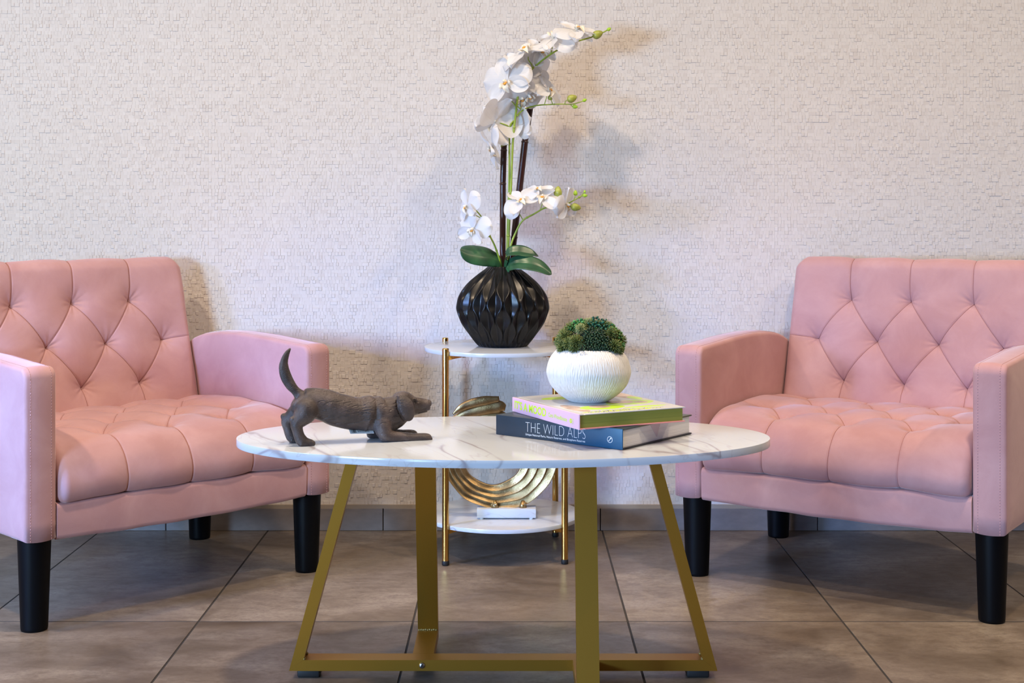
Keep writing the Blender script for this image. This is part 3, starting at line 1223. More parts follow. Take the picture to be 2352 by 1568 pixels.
def make_orchid():
    petal_kit()
    BY = SY
    base = Vector((SX, BY, VZ + .15))
    root = thing('orchid', 'white artificial moth orchid with green stems and broad leaves in the black vase', 'orchid', base)
    loc = lambda px, py, dy=0: at(px, py, BY + dy) - base
    stems = {}

    def stem(pts, r0, r1, extra=()):
        q = spline([loc(*p) for p in pts], 7)
        b = MB().tube(q, np.linspace(r0, r1, len(q)), 10)
        # nodes
        for k in range(12, len(q) - 4, 19):
            b.ball(q[k], (r0 * 1.25, r0 * 1.25, r0 * 1.0), 9, 6)
        for e in extra:
            qq = spline([loc(*p) for p in e], 5)
            b.tube(qq, np.linspace(r1 * 1.0, r1 * .75, len(qq)), 8)
        return b.build('stem', M['stem'], root)

    # tall spike
    stem([(1160, 640, -.004), (1166, 590, -.008), (1169, 520, -.012), (1173, 441, -.014), (1178, 326, -.016), (1185, 257, -.018), (1192, 204, -.020), (1201, 184, -.022), (1227, 154, -.026), (1269, 122, -.030), (1311, 100, -.03), (1353, 87, -.028), (1376, 79, -.026), (1397, 68, -.024)],
         .0036, .0016,
         [((1223, 158, -.026), (1221, 148, -.034), (1214, 138, -.044), (1213, 130, -.046)),
          ((1264, 126, -.03), (1268, 112, -.034), (1270, 98, -.036)),
          ((1287, 112, -.03), (1281, 105, -.02), (1279, 96, -.018)),
          ((1314, 99, -.03), (1320, 88, -.034), (1322, 80, -.034)),
          ((1330, 94, -.03), (1325, 86, -.02), (1324, 78, -.02)),
          ((1188, 252, -.018), (1182, 240, -.03), (1174, 231, -.036)),
          ((1190, 245, -.018), (1196, 250, -.01), (1196, 236, .004), (1188, 220, .010))])
    # second spike, to the left flowers
    stem([(1158, 640, .002), (1164, 590, -.002), (1166, 520, -.006), (1169, 441, -.009), (1170, 360, -.011), (1170, 300, -.013), (1172, 287, -.014), (1180, 277, -.014)],
         .0030, .0020,
         [((1170, 292, -.013), (1162, 287, -.02), (1150, 283, -.026), (1141, 281, -.030)),
          ((1172, 290, -.014), (1180, 280, -.008), (1178, 278, .004)),
          ((1170, 330, -.012), (1163, 332, -.010), (1150, 336, -.010))])
    # side branch with buds to the right
    stem([(1187, 267, -.018), (1196, 257, -.014), (1208, 249, -.008), (1234, 242, .0), (1262, 240, .006), (1288, 239, .008), (1315, 239, .010), (1343, 231, .012)],
         .0022, .0012,
         [((1250, 241, .004), (1254, 228, .002), (1257, 217, .0)),
          ((1270, 240, .007), (1267, 232, .008), (1264, 225, .009)),
          ((1297, 239, .008), (1300, 231, .006), (1310, 228, .004)),
          ((1310, 239, .010), (1314, 244, .012), (1320, 246, .012))])
    # lower right spray
    stem([(1162, 640, -.010), (1168, 600, -.018), (1173, 565, -.026), (1185, 533, -.032), (1200, 507, -.038), (1227, 491, -.042), (1250, 478, -.044), (1268, 475, -.044), (1290, 474, -.044), (1318, 460, -.044), (1332, 452, -.044), (1344, 447, -.044)],
         .0030, .0012,
         [((1201, 505, -.038), (1195, 494, -.044), (1188, 482, -.050), (1186, 470, -.05)),
          ((1240, 484, -.043), (1244, 473, -.048), (1246, 464, -.05)),
          ((1318, 460, -.044), (1321, 450, -.044)),
          ((1334, 451, -.044), (1342, 441, -.044)),
          ((1300, 470, -.044), (1312, 473, -.046), (1322, 476, -.046))])
    # lower left spray
    stem([(1154, 640, -.004), (1148, 600, -.012), (1137, 566, -.020), (1126, 543, -.024), (1119, 525, -.026), (1112, 510, -.028), (1103, 494, -.029), (1092, 482, -.030), (1085, 476, -.030)],
         .0026, .0014,
         [((1127, 545, -.024), (1116, 540, -.028), (1105, 536, -.032), (1096, 533, -.034)),
          ((1108, 502, -.028), (1098, 497, -.03), (1085, 490, -.03))])

    F = [  # px, py, depth offset, facing, size, roll, fold
        (1163, 188, -.050, (-.45, -.85, .05), 1.02, .35, .10),
        (1207, 118, -.045, (-.45, -.35, .80), 1.05, .2, .05),
        (1271, 88, -.034, (-.25, -.45, .85), .95, 2.8, .0),
        (1323, 70, -.032, (.15, -.40, .88), .92, .8, .05),
        (1138, 278, -.038, (-.62, .72, .10), 1.06, .5, .0),
        (1133, 338, -.014, (-.85, -.15, -.30), .95, .6, .25),
        (1214, 218, -.012, (.45, -.55, -.55), .80, .5, .1),
        (1259, 208, .004, (.65, -.45, .45), .82, -.4, .1),
        (1172, 150, .006, (-.55, -.30, .75), .95, .9, .0),
        (1226, 160, .012, (.35, -.60, -.35), .92, .2, .1),
        (1186, 284, .014, (.45, .70, -.10), .92, .1, .0),
        (1191, 160, -.010, (-.05, -.60, .35), .95, .7, .1),
        (1196, 224, -.006, (.35, -.75, -.35), .85, .3, .15),
        (1240, 122, .000, (.35, -.50, .40), .80, .4, .1),
        (1196, 462, -.052, (-.30, -.62, .70), .95, .9, .10),
        (1247, 456, -.052, (-.05, -.62, .74), 1.0, -.3, .05),
        (1234, 438, -.030, (-.30, -.35, .85), .80, .6, .1),
        (1300, 468, -.046, (.70, -.50, -.25), .90, .2, .30),
        (1074, 474, -.030, (-.88, -.42, .05), .88, .3, .25),
        (1088, 525, -.036, (-.62, -.74, -.12), .92, -.2, .22)]
    for i, (px, py, dy, fc, sz, rl, fd) in enumerate(F):
        flower(root, at(px, py, BY + dy), fc, sz * (1.34 if py < 400 else 1.12), rl, i + 3, fd)

    def bud(px, py, dy, r, ax, mat='bud', parent=root):
        b = MB().ball((0, 0, 0), (r * .85, r * .85, r * 1.15), 14, 10)
        P = b.v[0]
        ang = np.arctan2(P[:, 1], P[:, 0])
        P[:, :2] *= (1 + .07 * np.cos(3 * ang))[:, None] * (1 - .25 * (P[:, 2:] / r))
        o = b.build('bud', M[mat], root)
        o.rotation_euler = Vector(ax).to_track_quat('Z', 'Y').to_euler()
        o.location = loc(px, py, dy)
    mm = 1 / 892.
    for a in ((1373, 79, -.026, 11 * mm, (1, 0, .5)), (1314, 226, .004, 10.5 * mm, (1, 0, .4)), (1264, 223, .009, 6.5 * mm, (0, 0, 1)),
              (1282, 440, -.03, 11 * mm, (0, 0, 1)), (1323, 476, -.046, 10 * mm, (1, 0, -.2)), (1085, 490, -.03, 5 * mm, (-1, 0, 0))):
        bud(*a)
    for a in ((1399, 67, -.024, 4.5 * mm, (1, 0, .6)), (1321, 245, .012, 5.5 * mm, (1, 0, -.2)), (1343, 230, .012, 4.5 * mm, (1, 0, .4)),
              (1322, 443, -.044, 5.5 * mm, (0, 0, 1)), (1344, 449, -.044, 4.6 * mm, (1, 0, 0)), (1343, 440, -.044, 3.2 * mm, (0, 0, 1))):
        bud(*a, mat='bud_bright')

    # leaves
    q = lambda *a: tuple(loc(*a))
    leaf_obj(root, [q(1155, 650, 0), q(1151, 605, -.010), q(1132, 590, -.024), (q(1108, 584, -.040)), q(1080, 580, -.052), q(1057, 573, -.06)], .060, (.12, .62, .78), curl=-.28)
    leaf_obj(root, [q(1160, 650, -.010), q(1160, 606, -.030), q(1168, 584, -.044), q(1188, 579, -.046), q(1210, 582, -.044), q(1229, 584, -.04)], .040, (.1, .72, .60), curl=.35)
    leaf_obj(root, [q(1158, 650, -.014), q(1163, 618, -.040), q(1180, 605, -.058), q(1208, 604, -.068), q(1238, 612, -.07), q(1267, 630, -.07)], .046, (-.12, .62, .76), curl=.1)
    leaf_obj(root, [q(1166, 650, .01), q(1174, 605, .02), q(1192, 588, .04), q(1214, 583, .06), q(1235, 586, .08)], .044, (0, .9, .4), curl=.3)
    # small leaf sheath that lifts over the rim
    leaf_obj(root, [q(1163, 650, .0), q(1178, 622, -.03), q(1192, 606, -.035), q(1208, 608, -.03)], .030, (0, .9, .3), curl=.3)


make_orchid()


def make_sticks():
    for pts, r, nodes, lab in (
            ([(1155.5, 650), (1154.5, 571), (1155, 422), (1157, 350), (1159, 278)], .0079, (422, 345), 'shorter upright dark brown bamboo stick standing in the vase'),
            ([(1168, 650), (1179, 560), (1205.5, 326), (1232, 150), (1241, 97)], .0085, (545, 326, 168), 'taller leaning dark brown bamboo stick standing in the vase')):
        dy = .018 if r < .008 else .024
        P = np.array([tuple(at(x, y, SY + dy)) for x, y in pts])
        base = Vector(P[0])
        q = np.array([[np.interp(t, np.linspace(0, 1, len(P)), P[:, k]) for k in range(3)] for t in np.linspace(0, 1, 90)])
        zs = [at(0, y, SY + dy).z for y in nodes]
        rad = []
        for p in q:
            w = 1.0
            for z in zs:
                w += .13 * math.exp(-((p[2] - z) / .0016) ** 2) - .05 * math.exp(-((p[2] - z - .006) / .004) ** 2)
            rad.append(r * w)
        # finer rings near the nodes
        ext = sorted(set(list(np.linspace(0, 1, 40)) + [(z + d - P[0, 2]) / (P[-1, 2] - P[0, 2]) for z in zs for d in (-.005, -.003, -.0018, -.0009, 0, .0009, .0018, .003, .005, .008)]))
        zq = P[0, 2] + np.array(ext) * (P[-1, 2] - P[0, 2])
        qq = np.stack([np.interp(zq, P[:, 2], P[:, 0]), np.interp(zq, P[:, 2], P[:, 1]), zq], 1)
        rr = [r * (1 + sum(.14 * math.exp(-((z - k) / .0014) ** 2) - .06 * math.exp(-((z - k - .005) / .003) ** 2) for k in zs)) for z in zq]
        o = MB().tube(qq - np.array(base), rr, 18).build('bamboo_stick', M['bamboo'])
        o.location = base
        tag(o, lab, 'stick', 'bamboo sticks in the vase')
        b = MB()
        for z in zs:
            c = [np.interp(z, P[:, 2], P[:, k]) - base[k] for k in range(3)]
            b = MB().lathe([(r * 1.10, -.0006), (r * 1.17, 0), (r * 1.10, .0006)], 20, tuple(c), cap=False)
            b.build('node_ring', M['ink'], o)


make_sticks()

# ------------------------------------------------------------------ books
def text_obj(name, body, mat, parent, x0, x1, base, cap, y, bold=0.0, lift=.0002):
    def geo(s):
        cu = bpy.data.curves.new('t', 'FONT')
        cu.body = s
        cu.size = 1
        cu.offset = bold
        cu.extrude = 0.0
        cu.resolution_u = 4
        o = bpy.data.objects.new('t', cu)
        COL.objects.link(o)
        bpy.context.view_layer.update()
        me = bpy.data.meshes.new_from_object(o.evaluated_get(bpy.context.evaluated_depsgraph_get()))
        bpy.data.objects.remove(o)
        bpy.data.curves.remove(cu)
        return me
    ref = geo('H')
    hz = [v.co.y for v in ref.vertices]
    h0, h1 = min(hz), max(hz)
    bpy.data.meshes.remove(ref)
    me = geo(body)
    me.name = name
    xs = [v.co.x for v in me.vertices]
    a, b = min(xs), max(xs)
    sx, sz = (x1 - x0) / (b - a), cap / (h1 - h0)
    for v in me.vertices:
        v.co = (x0 + (v.co.x - a) * sx, y - lift, base + (v.co.y - h0) * sz)
    return link(name, me, mat, parent)


def ring_obj(name, mat, parent, cx, cz, y, r0, r1, n=32):
    b = MB()
    P = np.array([[(cx + r * math.cos(2 * PI * k / n), y, cz + r * math.sin(2 * PI * k / n)) for k in range(n)] for r in (r0, r1)])
    return b.grid(P, True)


def book_body(root, L, D, T, ct, mats, hinge=.010, ov=.0035):
    """x along the spine, spine at y = 0 facing -y"""
    for nm, z0, z1, mt in (('back_cover', 0, ct, mats['back']), ('front_cover', T - ct, T, mats['front'])):
        ys = np.concatenate([np.linspace(.0022, hinge - .004, 3), np.linspace(hinge - .003, hinge + .003, 7), [D * .3, D * .6, D - .0015, D]])
        dip = .0014 * np.exp(-((ys - hinge) / .0022) ** 2)
        xs = np.array([0, .0012, L / 2, L - .0012, L])
        top = np.zeros((len(xs), len(ys), 3))
        bot = top.copy()
        for i, x in enumerate(xs):
            for j, y in enumerate(ys):
                e = .0006 if i in (0, len(xs) - 1) or j == len(ys) - 1 else 0
                up = z1 - e - (dip[j] if nm == 'front_cover' else 0)
                lo = z0 + e + (dip[j] if nm == 'back_cover' else 0)
                top[i, j] = (x, y, up)
                bot[i, j] = (x, y, lo)
        b = MB().grid(np.concatenate([top, bot[:, ::-1]], axis=1), True)
        m2 = 2 * len(ys)
        b.f.append(list(range(m2)))
        b.f.append([(len(xs) - 1) * m2 + k for k in range(m2)])
        b.build(nm, mt, root, angle=40)
    MB().rbox(0, L, 0, .0028, 0, T, .0010, 2).build('spine', mats['spine'], root, angle=50)
    # page block: slightly wavy stack of leaves
    n = 26
    b = MB()
    for k in range(n):
        z0 = ct + (T - 2 * ct) * k / n
        z1 = ct + (T - 2 * ct) * (k + 1) / n
        j = .00007 * math.sin(k * 2.3) + .00005 * math.sin(k * 5.1)
        b.box(ov + j, L - ov - j, .004, D - ov + j, z0, z1 - .00001)
    b.build('page_block', mats['pages'], root, smooth=False)


def make_books():
    # blue book
    k = NT('blue_spine')
    tc = k.n('ShaderNodeTexCoord')
    sx = k.n('ShaderNodeSeparateXYZ')
    k.l(tc.outputs['Object'], sx.inputs[0])
    n1 = k.noise(tc.outputs['Object'], 60, 5, .6)
    t = k.math('MULTIPLY', sx.outputs[0], 1 / .2895)
    c = k.ramp(t, [(0, (.016, .024, .034)), (.45, (.013, .030, .050)), (.68, (.004, .058, .125)), (1, (.002, .090, .21))])
    k.base(k.mix(k.math('MULTIPLY', n1, .35), c, (.006, .045, .10)))
    k.set(Roughness=.38)
    k2 = NT('mountain_cover')
    v = k2.coord((1, 1, 1))
    n1 = k2.noise(v, 26, 8, .65, .8)
    c = k2.ramp(n1, [(.30, (.016, .020, .012)), (.5, (.060, .062, .034)), (.62, (.10, .10, .065)), (.75, (.20, .19, .17))])
    sp = k2.n('ShaderNodeSeparateXYZ')
    k2.l(v, sp.inputs[0])
    c = k2.mix(k2.ramp(sp.outputs[1], [(.050, (0, 0, 0)), (.056, (1, 1, 1))]), (.030, .045, .062), c)
    k2.base(c)
    k2.set(Roughness=.35)
    pages = NT('white_pages')
    g = pages.n('ShaderNodeNewGeometry')
    pages.base(pages.ramp(g.outputs['Random Per Island'], [(0, (.60, .58, .58)), (.15, (.67, .655, .655)), (1, (.70, .685, .69))]))
    pages.set(Roughness=.7)
    dk = plain('navy_cover', (.014, .016, .026), .4)
    white_ink = plain('white_print', (.80, .82, .84), .5)
    r = thing('book', 'thick dark blue hardback lying flat at the bottom of the book pile', 'book', (-.0314, 2.7000, TZ + .0003), math.radians(-38.6), 'coffee table books')
    L, D, T = .2895, .2335, .0370
    book_body(r, L, D, T, .0030, dict(back=dk, front=k2.m, spine=k.m, pages=pages.m))
    text_obj('spine_title', 'THE WILD ALPS', white_ink, r, L * .247, L * .722, .0118, .0178, 0, -.030)
    text_obj('spine_subtitle', 'Unique National Parks, Nature Reserves, and Biosphere Reserves', white_ink, r, L * .247, L * .720, .0052, .0038, 0, .0)
    cx, cz = L * .907, .0160
    b = ring_obj('x', None, None, cx, cz, -.0003, .0049, .0058)
    P = [(-.0034, -.0026), (-.0022, -.0032), (.0016, .0012), (.0030, .0008), (.0034, .0036), (.0002, .0030), (.0008, .0019)]
    o = b.n
    b.v.append(np.array([(cx + x, -.0003, cz + z) for x, z in P]))
    b.f += [(o, o + 1, o + 2, o + 6), (o + 6, o + 2, o + 3, o + 4, o + 5)]
    b.build('spine_logo', white_ink, r)
    # torn translucent flap between the pages
    fm = plain('flap_paper', (.56, .47, .50), .6)
    MB().hexa([(L - .0034, .094, .0335), (L - .0030, .094, .0335), (L - .0030, .128, .0335), (L - .0034, .128, .0335),
               (L - .0034, .116, .009), (L - .0030, .116, .009), (L - .0030, .118, .009), (L - .0034, .118, .009)]).build('page_marker', fm, r, smooth=False)

    # pink book
    sp_ = plain('lilac_pink_spine', (.70, .47, .66), .38)
    bk = plain('salmon_cover', (.76, .30, .30), .45)
    pg = NT('olive_green_pages')
    g = pg.n('ShaderNodeNewGeometry')
    pg.base(pg.ramp(g.outputs['Random Per Island'], [(0, (.215, .225, .035)), (1, (.25, .262, .045))]))
    pg.set(Roughness=.5)
    lime = plain('lime_print', (.56, .82, .03), .5)
    L, D, T = .2630, .2230, .0276
    k = NT('mood_cover')
    v = k.coord((1, 1, 1))
    s3 = k.n('ShaderNodeSeparateXYZ')
    k.l(v, s3.inputs[0])
    X, Y = s3.outputs[0], s3.outputs[1]
    wob = k.noise(v, 22, 3, .5)

    def blob(cx, cy, a, b, soft=.12):
        dx = k.math('MULTIPLY', k.math('SUBTRACT', X, cx), 1 / a)
        dy = k.math('MULTIPLY', k.math('SUBTRACT', Y, cy), 1 / b)
        d = k.math('ADD', k.math('MULTIPLY', dx, dx), k.math('MULTIPLY', dy, dy))
        d = k.math('ADD', d, k.math('MULTIPLY', wob, .5))
        return k.ramp(d, [(.98, (1, 1, 1)), (1.0, (0, 0, 0))]) if False else k.math('LESS_THAN', d, 1.25)
    c = (.53, .54, .56)
    tan = k.ramp(k.noise(v, 30, 5, .6), [(.3, (.30, .20, .13)), (.6, (.62, .46, .34)), (.8, (.74, .66, .58))])
    c = k.mix(blob(.19, .032, .050, .016), c, tan)
    c = k.mix(blob(.06, .20, .07, .020), c, tan)
    c = k.mix(blob(.205, .09, .020, .03), c, k.mix(.5, tan, (.30, .24, .20)))
    for q in ((.055, .075, .018, .040), (.200, .085, .026, .044), (.165, .165, .028, .050), (.115, .205, .022, .012), (.225, .160, .008, .045)):
        c = k.mix(blob(*q), c, (.46, .70, .03))
    for q in ((.19, .085, .018, .020), (.155, .150, .020, .026), (.170, .185, .012, .014)):
        c = k.mix(blob(*q), c, tan)
    # hand drawn green strokes near the edge
    wv = k.n('ShaderNodeTexWave', wave_type='BANDS', bands_direction='Y')
    wv.inputs['Scale'].default_value = 22
    wv.inputs['Distortion'].default_value = 14
    wv.inputs['Detail Scale'].default_value = 3
    k.l(v, wv.inputs[0])
    band = blob(.248, .10, .011, .085)
    c = k.mix(k.math('MULTIPLY', band, k.math('GREATER_THAN', wv.outputs[0], .55)), c, (.50, .62, .05))
    c = k.mix(k.math('MULTIPLY', band, k.math('LESS_THAN', wv.outputs[0], .10)), c, (.10, .08, .06))
    k.base(c)
    k.set(Roughness=.25)
    r = thing('book', 'pink spined hardback with olive page edges and white green cover, on the blue book', 'book', (-.0005, 2.7430, TZ + .0003 + .0372), math.radians(-63.4), 'coffee table books')
    book_body(r, L, D, T, .0024, dict(back=bk, front=k.m, spine=sp_, pages=pg.m), hinge=.011)
    text_obj('spine_title', "IT'S A MOOD", lime, r, L * .040, L * .530, .0072, .0150, 0, .027)
    text_obj('spine_author', 'Cara Woodhouse', lime, r, L * .565, L * .835, .0092, .0076, 0, .008)
    b = ring_obj('x', None, None, L * .888, .0125, -.0003, .0016, .0042)
    b.box(L * .916, L * .919, -.0004, -.0002, .0075, .0175)
    b.build('spine_logo', lime, r)


make_books()

# ------------------------------------------------------------------ white pot and succulents
PXc, PYc, PZc = .1440, 2.6870, TZ + .0003 + .0372 + .0278


def make_pot():
    n, nz = 720, 46
    prof = spline([(.036, .0), (.042, .0035), (.058, .015), (.072, .031), (.0790, .050), (.0790, .062), (.0735, .080), (.063, .094), (.053, .1005), (.0475, .1015), (.045, .098), (.044, .085)], 6)
    al = np.concatenate([[0], np.cumsum(np.hypot(*(prof[1:] - prof[:-1]).T))])
    s = np.linspace(0, al[-1], nz + 26)
    R, Z = np.interp(s, al, prof[:, 0]), np.interp(s, al, prof[:, 1])
    th = np.arange(n) * 2 * PI / n
    r = np.random.default_rng(3)
    G = np.zeros((len(s), n, 3))
    terms = [(int(q), r.uniform(0, 6), r.uniform(-3, 3), r.uniform(0, 6), r.uniform(.02, .07)) for q in r.integers(70, 190, 26)]
    for i in range(len(s)):
        g = np.zeros(n)
        for f_, p, w, p2, am in terms:
            g += np.sin(f_ * (th + am * math.sin(60 * Z[i] + p2)) + p + w * Z[i] * 30)
        rr = R[i] + .00026 * np.clip(g / 2.2, -1.8, 1.3) * min(1, Z[i] / .008 + .1)
        G[i] = np.stack([rr * np.cos(th), rr * np.sin(th), np.full(n, Z[i])], 1)
    b = MB().grid(G, True)
    b.f.append(list(range(n))[::-1])
    e = (len(s) - 1) * n
    b.f.append([e + q for q in range(n)])
    o = b.build('pot', M['white_ceramic'])
    o.location = (PXc, PYc, PZc)
    tag(o, 'round white scratched ceramic pot of succulents standing on the book pile', 'pot')


make_pot()


def make_succulents():
    base = Vector((PXc, PYc, PZc + .086))
    root = thing('succulent_arrangement', 'dome of green artificial succulents and berries filling the white pot', 'plant', base)
    MB().ball((.001, 0, .008), (.058, .056, .034), 24, 14).build('moss_core', M['soil'], root)
    r = random.Random(5)
    C = Vector((.003, 0, .012))
    RX, RY, RZ = .060, .056, .050

    def spot(cx, cy):
        w = at(1240 + cx / 7.127, 720 + cy / 7.127, PYc - .03) - base
        X, Z = (w.x - C.x) / RX, (w.z - C.z) / RZ
        q = X * X + Z * Z
        if q > .96:
            X, Z = X / math.sqrt(q) * .98, Z / math.sqrt(q) * .98
            q = .96
        y = -RY * math.sqrt(1 - q)
        p = Vector((C.x + X * RX, y, C.z + Z * RZ))
        n = Vector((X / RX, y / RY / RY, Z / RZ)).normalized()
        return p, n

    def spiky(p, n, R, mat, cnt=210):
        b = MB()
        for k in range(cnt):
            zz = 1 - 1.45 * (k + .5) / cnt
            a = k * 2.39996
            d = Vector((math.sqrt(max(0, 1 - zz * zz)) * math.cos(a), math.sqrt(max(0, 1 - zz * zz)) * math.sin(a), zz))
            d = n.to_track_quat('Z', 'Y') @ d
            d = (d + Vector((r.uniform(-.15, .15), r.uniform(-.15, .15), r.uniform(-.15, .15)))).normalized()
            L = R * r.uniform(.85, 1.1)
            s = d.orthogonal().normalized()
            t = d.cross(s)
            w = R * .042
            c0, c1 = p + d * R * .15, p + d * L * .8
            tri = [(s * math.cos(x) + t * math.sin(x)) for x in (0, 2.094, 4.189)]
            b.add([c0 + q * w * .8 for q in tri] + [c1 + q * w for q in tri] + [p + d * L],
                  [(0, 1, 4, 3), (1, 2, 5, 4), (2, 0, 3, 5), (3, 4, 6), (4, 5, 6), (5, 3, 6)])
        b.build('spiky_head', M[mat], root)

    def berries(p, n, R, mat, rb, cnt, nm, lim=1.35, lng=1.0):
        b = MB()
        st = MB()
        for k in range(cnt):
            zz = 1 - lim * (k + .5) / cnt
            a = k * 2.39996
            d = Vector((math.sqrt(max(0, 1 - zz * zz)) * math.cos(a), math.sqrt(max(0, 1 - zz * zz)) * math.sin(a), zz))
            d = n.to_track_quat('Z', 'Y') @ d
            q = p + d * R * r.uniform(.80, 1.06)
            rr = rb * r.uniform(.8, 1.15)
            b.ball(q, (rr, rr, rr * lng), 7, 5, d.to_track_quat('Z', 'Y').to_matrix())
            if k % 2 == 0:
                st.tube([p + d * R * .1, q], .0005, 4, False)
        o = b.build(nm, M[mat], root)
        st.build('stalks', M['sedum_dark'], o)

    for cx, cy, rd, mt in ((345, 330, 95, 'spiky_olive'), (300, 455, 95, 'spiky_olive'), (500, 265, 100, 'spiky_olive'), (415, 400, 105, 'spiky_olive'), (580, 450, 95, 'spiky_olive'),
                           (1150, 195, 95, 'spiky_olive'), (1180, 330, 85, 'spiky_olive'), (1325, 290, 85, 'spiky_olive'), (1360, 430, 100, 'spiky_olive'), (1230, 530, 95, 'spiky_olive'),
                           (380, 540, 95, 'spiky_olive'), (560, 540, 85, 'spiky_olive'), (1290, 590, 80, 'spiky_olive'), (810, 150, 85, 'spiky_pale'), (670, 245, 75, 'spiky_pale'), (470, 480, 90, 'spiky_olive'), (1000, 100, 70, 'spiky_pale')):
        p, n = spot(cx, cy)
        spiky(p - n * .002, n, rd * .000172, mt)
    for cx, cy, rd in ((620, 150, 105), (520, 180, 80), (1200, 255, 90), (1290, 370, 85), (1310, 545, 80), (690, 180, 70), (420, 200, 50)):
        p, n = spot(cx, cy)
        berries(p - n * .001, n, rd * .000130, 'berry_green', .0026, 24, 'berry_sprig')
    for cx, cy, rd in ((930, 120, 115), (1050, 205, 105), (870, 110, 80), (1130, 250, 80)):
        p, n = spot(cx, cy)
        berries(p - n * .003, n, rd * .000135, 'berry_teal', .0023, 28, 'berry_sprig', 1.2, 1.5)
    for cx, cy, rd in ((830, 290, 140), (960, 400, 170), (740, 420, 130), (880, 480, 130), (1080, 440, 140), (1150, 555, 110), (1000, 300, 120), (990, 520, 100), (760, 540, 95), (900, 565, 100), (1050, 560, 100)):
        p, n = spot(cx, cy)
        berries(p - n * .013, n, rd * .000118, 'sedum_dark', .0017, 75, 'sedum_head', 1.3)
    # little sprig that hangs over the rim
    p, n = spot(690, 545)
    p = at(1240 + 690 / 7.127, 720 + 545 / 7.127, PYc - .062) - base
    b = MB()
    for k in range(12):
        q = p + Vector((r.uniform(-.006, .006), r.uniform(-.003, .002), r.uniform(-.008, .004)))
        b.tube([p + Vector((0, .008, .006)), q], .0006, 4, False)
        b.ball(q, .0012, 6, 4)
    b.build('sedum_sprig', M['sedum_dark'], root)
    # the far side of the dome
    for k in range(16):
        a = PI * (k % 8 + .5) / 8
        e = .25 + .55 * (k // 8)
        n = Vector((math.cos(a) * math.cos(e), math.sin(a) * math.cos(e), math.sin(e)))
        p = C + Vector((n.x * RX, n.y * RY, n.z * RZ))
        if k % 3 == 0:
            spiky(p - n * .004, n, .012, 'spiky_olive', 80)
        else:
            berries(p - n * .006, n, .014, ('berry_green', 'sedum_dark')[k % 2], .0021, 34, 'sedum_head')


make_succulents()

# ------------------------------------------------------------------ gold ring sculpture on the lower shelf
def make_sculpture():
    Y = 3.605
    base = Vector((at(1163.5, 0, Y).x, Y, ZSH))
    root = thing('sculpture', 'gold ridged ring sculpture on a small marble block, on the lower shelf', 'sculpture', base)
    u = Y / FOC
    q = lambda px, py: np.array([(px - PX) * u - base.x, HC - (py - PY) * u - base.z])
    oc, ic = q(1149, 1031), q(1132, 1044)
    ro, ri = 138 * u, 68.5 * u
    nr, nt = 60, 150
    th = np.radians(np.linspace(148, 396, nt))
    G = []
    for t in th:
        d = np.array([math.cos(t), math.sin(t)])
        # ray from the hole centre to the outer circle
        b_ = d @ (ic - oc)
        Rr = -b_ + math.sqrt(b_ * b_ - ((ic - oc) @ (ic - oc) - ro * ro))
        Rr *= 1 + .010 * math.sin(5 * t) + .006 * math.sin(11 * t)
        rin = ri * (1 + .015 * math.sin(7 * t))
        row = []
        fade = min(1, (t - th[0]) / .25 + .25) * min(1, (th[-1] - t) / .4 + .1)
        mid = (Rr + rin) / 2
        for k in range(nr + 1):
            rho = k / nr
            rad = rin + (Rr - rin) * rho
            rad = mid + (rad - mid) * (.35 + .65 * fade)
            x4 = rho * 4 % 1 if rho < 1 else 1
            band = x4 ** 1.6 if rho < 1 else 1
            hgt = .004 + .0065 * (band - .25) + .0008 * math.sin(9 * t + 6 * rho)
            if k in (0, nr):
                hgt = .001
            p = ic + d * rad
            row.append((p[0], -hgt - .004 - .004 * math.sin(t * 1.0), p[1]))
        for k in range(nr, -1, -4):
            rho = k / nr
            rad = rin + (Rr - rin) * rho
            rad = mid + (rad - mid) * (.35 + .65 * fade)
            p = ic + d * rad
            row.append((p[0], .005 - .004 * math.sin(t), p[1]))
        G.append(row)
    G = np.array(G)
    b = MB().grid(G, True)
    m2 = G.shape[1]
    b.f.append(list(range(m2)))
    b.f.append([(nt - 1) * m2 + k for k in range(m2)])
    b.build('gold_ring', M['cast_gold'], root)
    for pts, hw, y in (([(1041, 949), (1058, 935), (1085, 924), (1115, 918), (1147, 914)], (2, 8, 11, 11, 6), -.014),
                       ([(1040, 962), (1075, 948), (1112, 938), (1146, 933), (1161, 936)], (6, 12, 15, 15, 7), -.004),
                       ([(1045, 972), (1080, 962), (1120, 957), (1152, 957), (1166, 962)], (8, 12, 14, 13, 6), .004)):
        P = [(*q(a, c_), 0) for a, c_ in pts]
        P = [(p[0], y, p[1]) for p in P]
        qq = spline(P, 8)
        w = np.interp(np.linspace(0, 1, len(qq)), np.linspace(0, 1, len(hw)), np.array(hw) * u)
        MB().tube(qq, w, 16, flat=.55, side=(0, 1, 0)).build('leaf_lobe', M['cast_gold'], root)
    a0, a1 = q(1096, 0)[0], q(1231, 0)[0]
    blk = MB().rbox(a0, a1, -.026, .024, .0035, .0265, .0015, 2).build('marble_base', M['marble_block'], root, angle=50)
    for x in (a0 + .012, a1 - .012):
        for y in (-.018, .016):
            MB().lathe([(.005, 0), (.005, .0036)], 12, (x, y, 0)).build('pad', M['paper'], blk, angle=50)
    for px in (1137, 1201):
        c = q(px, 1163)
        s = MB()
        r = random.Random(px)
        s.tube([(c[0], -.006, .0262), (c[0], -.006, .033), (c[0], -.004, .044)], [.0105, .0085, .004], 14)
        for k in range(7):
            s.ball((c[0] + r.uniform(-.006, .006), -.010 + r.uniform(-.004, .004), .029 + r.uniform(0, .009)), r.uniform(.0025, .005), 8, 6)
        s.build('weld_mount', M['cast_gold'], root)


make_sculpture()

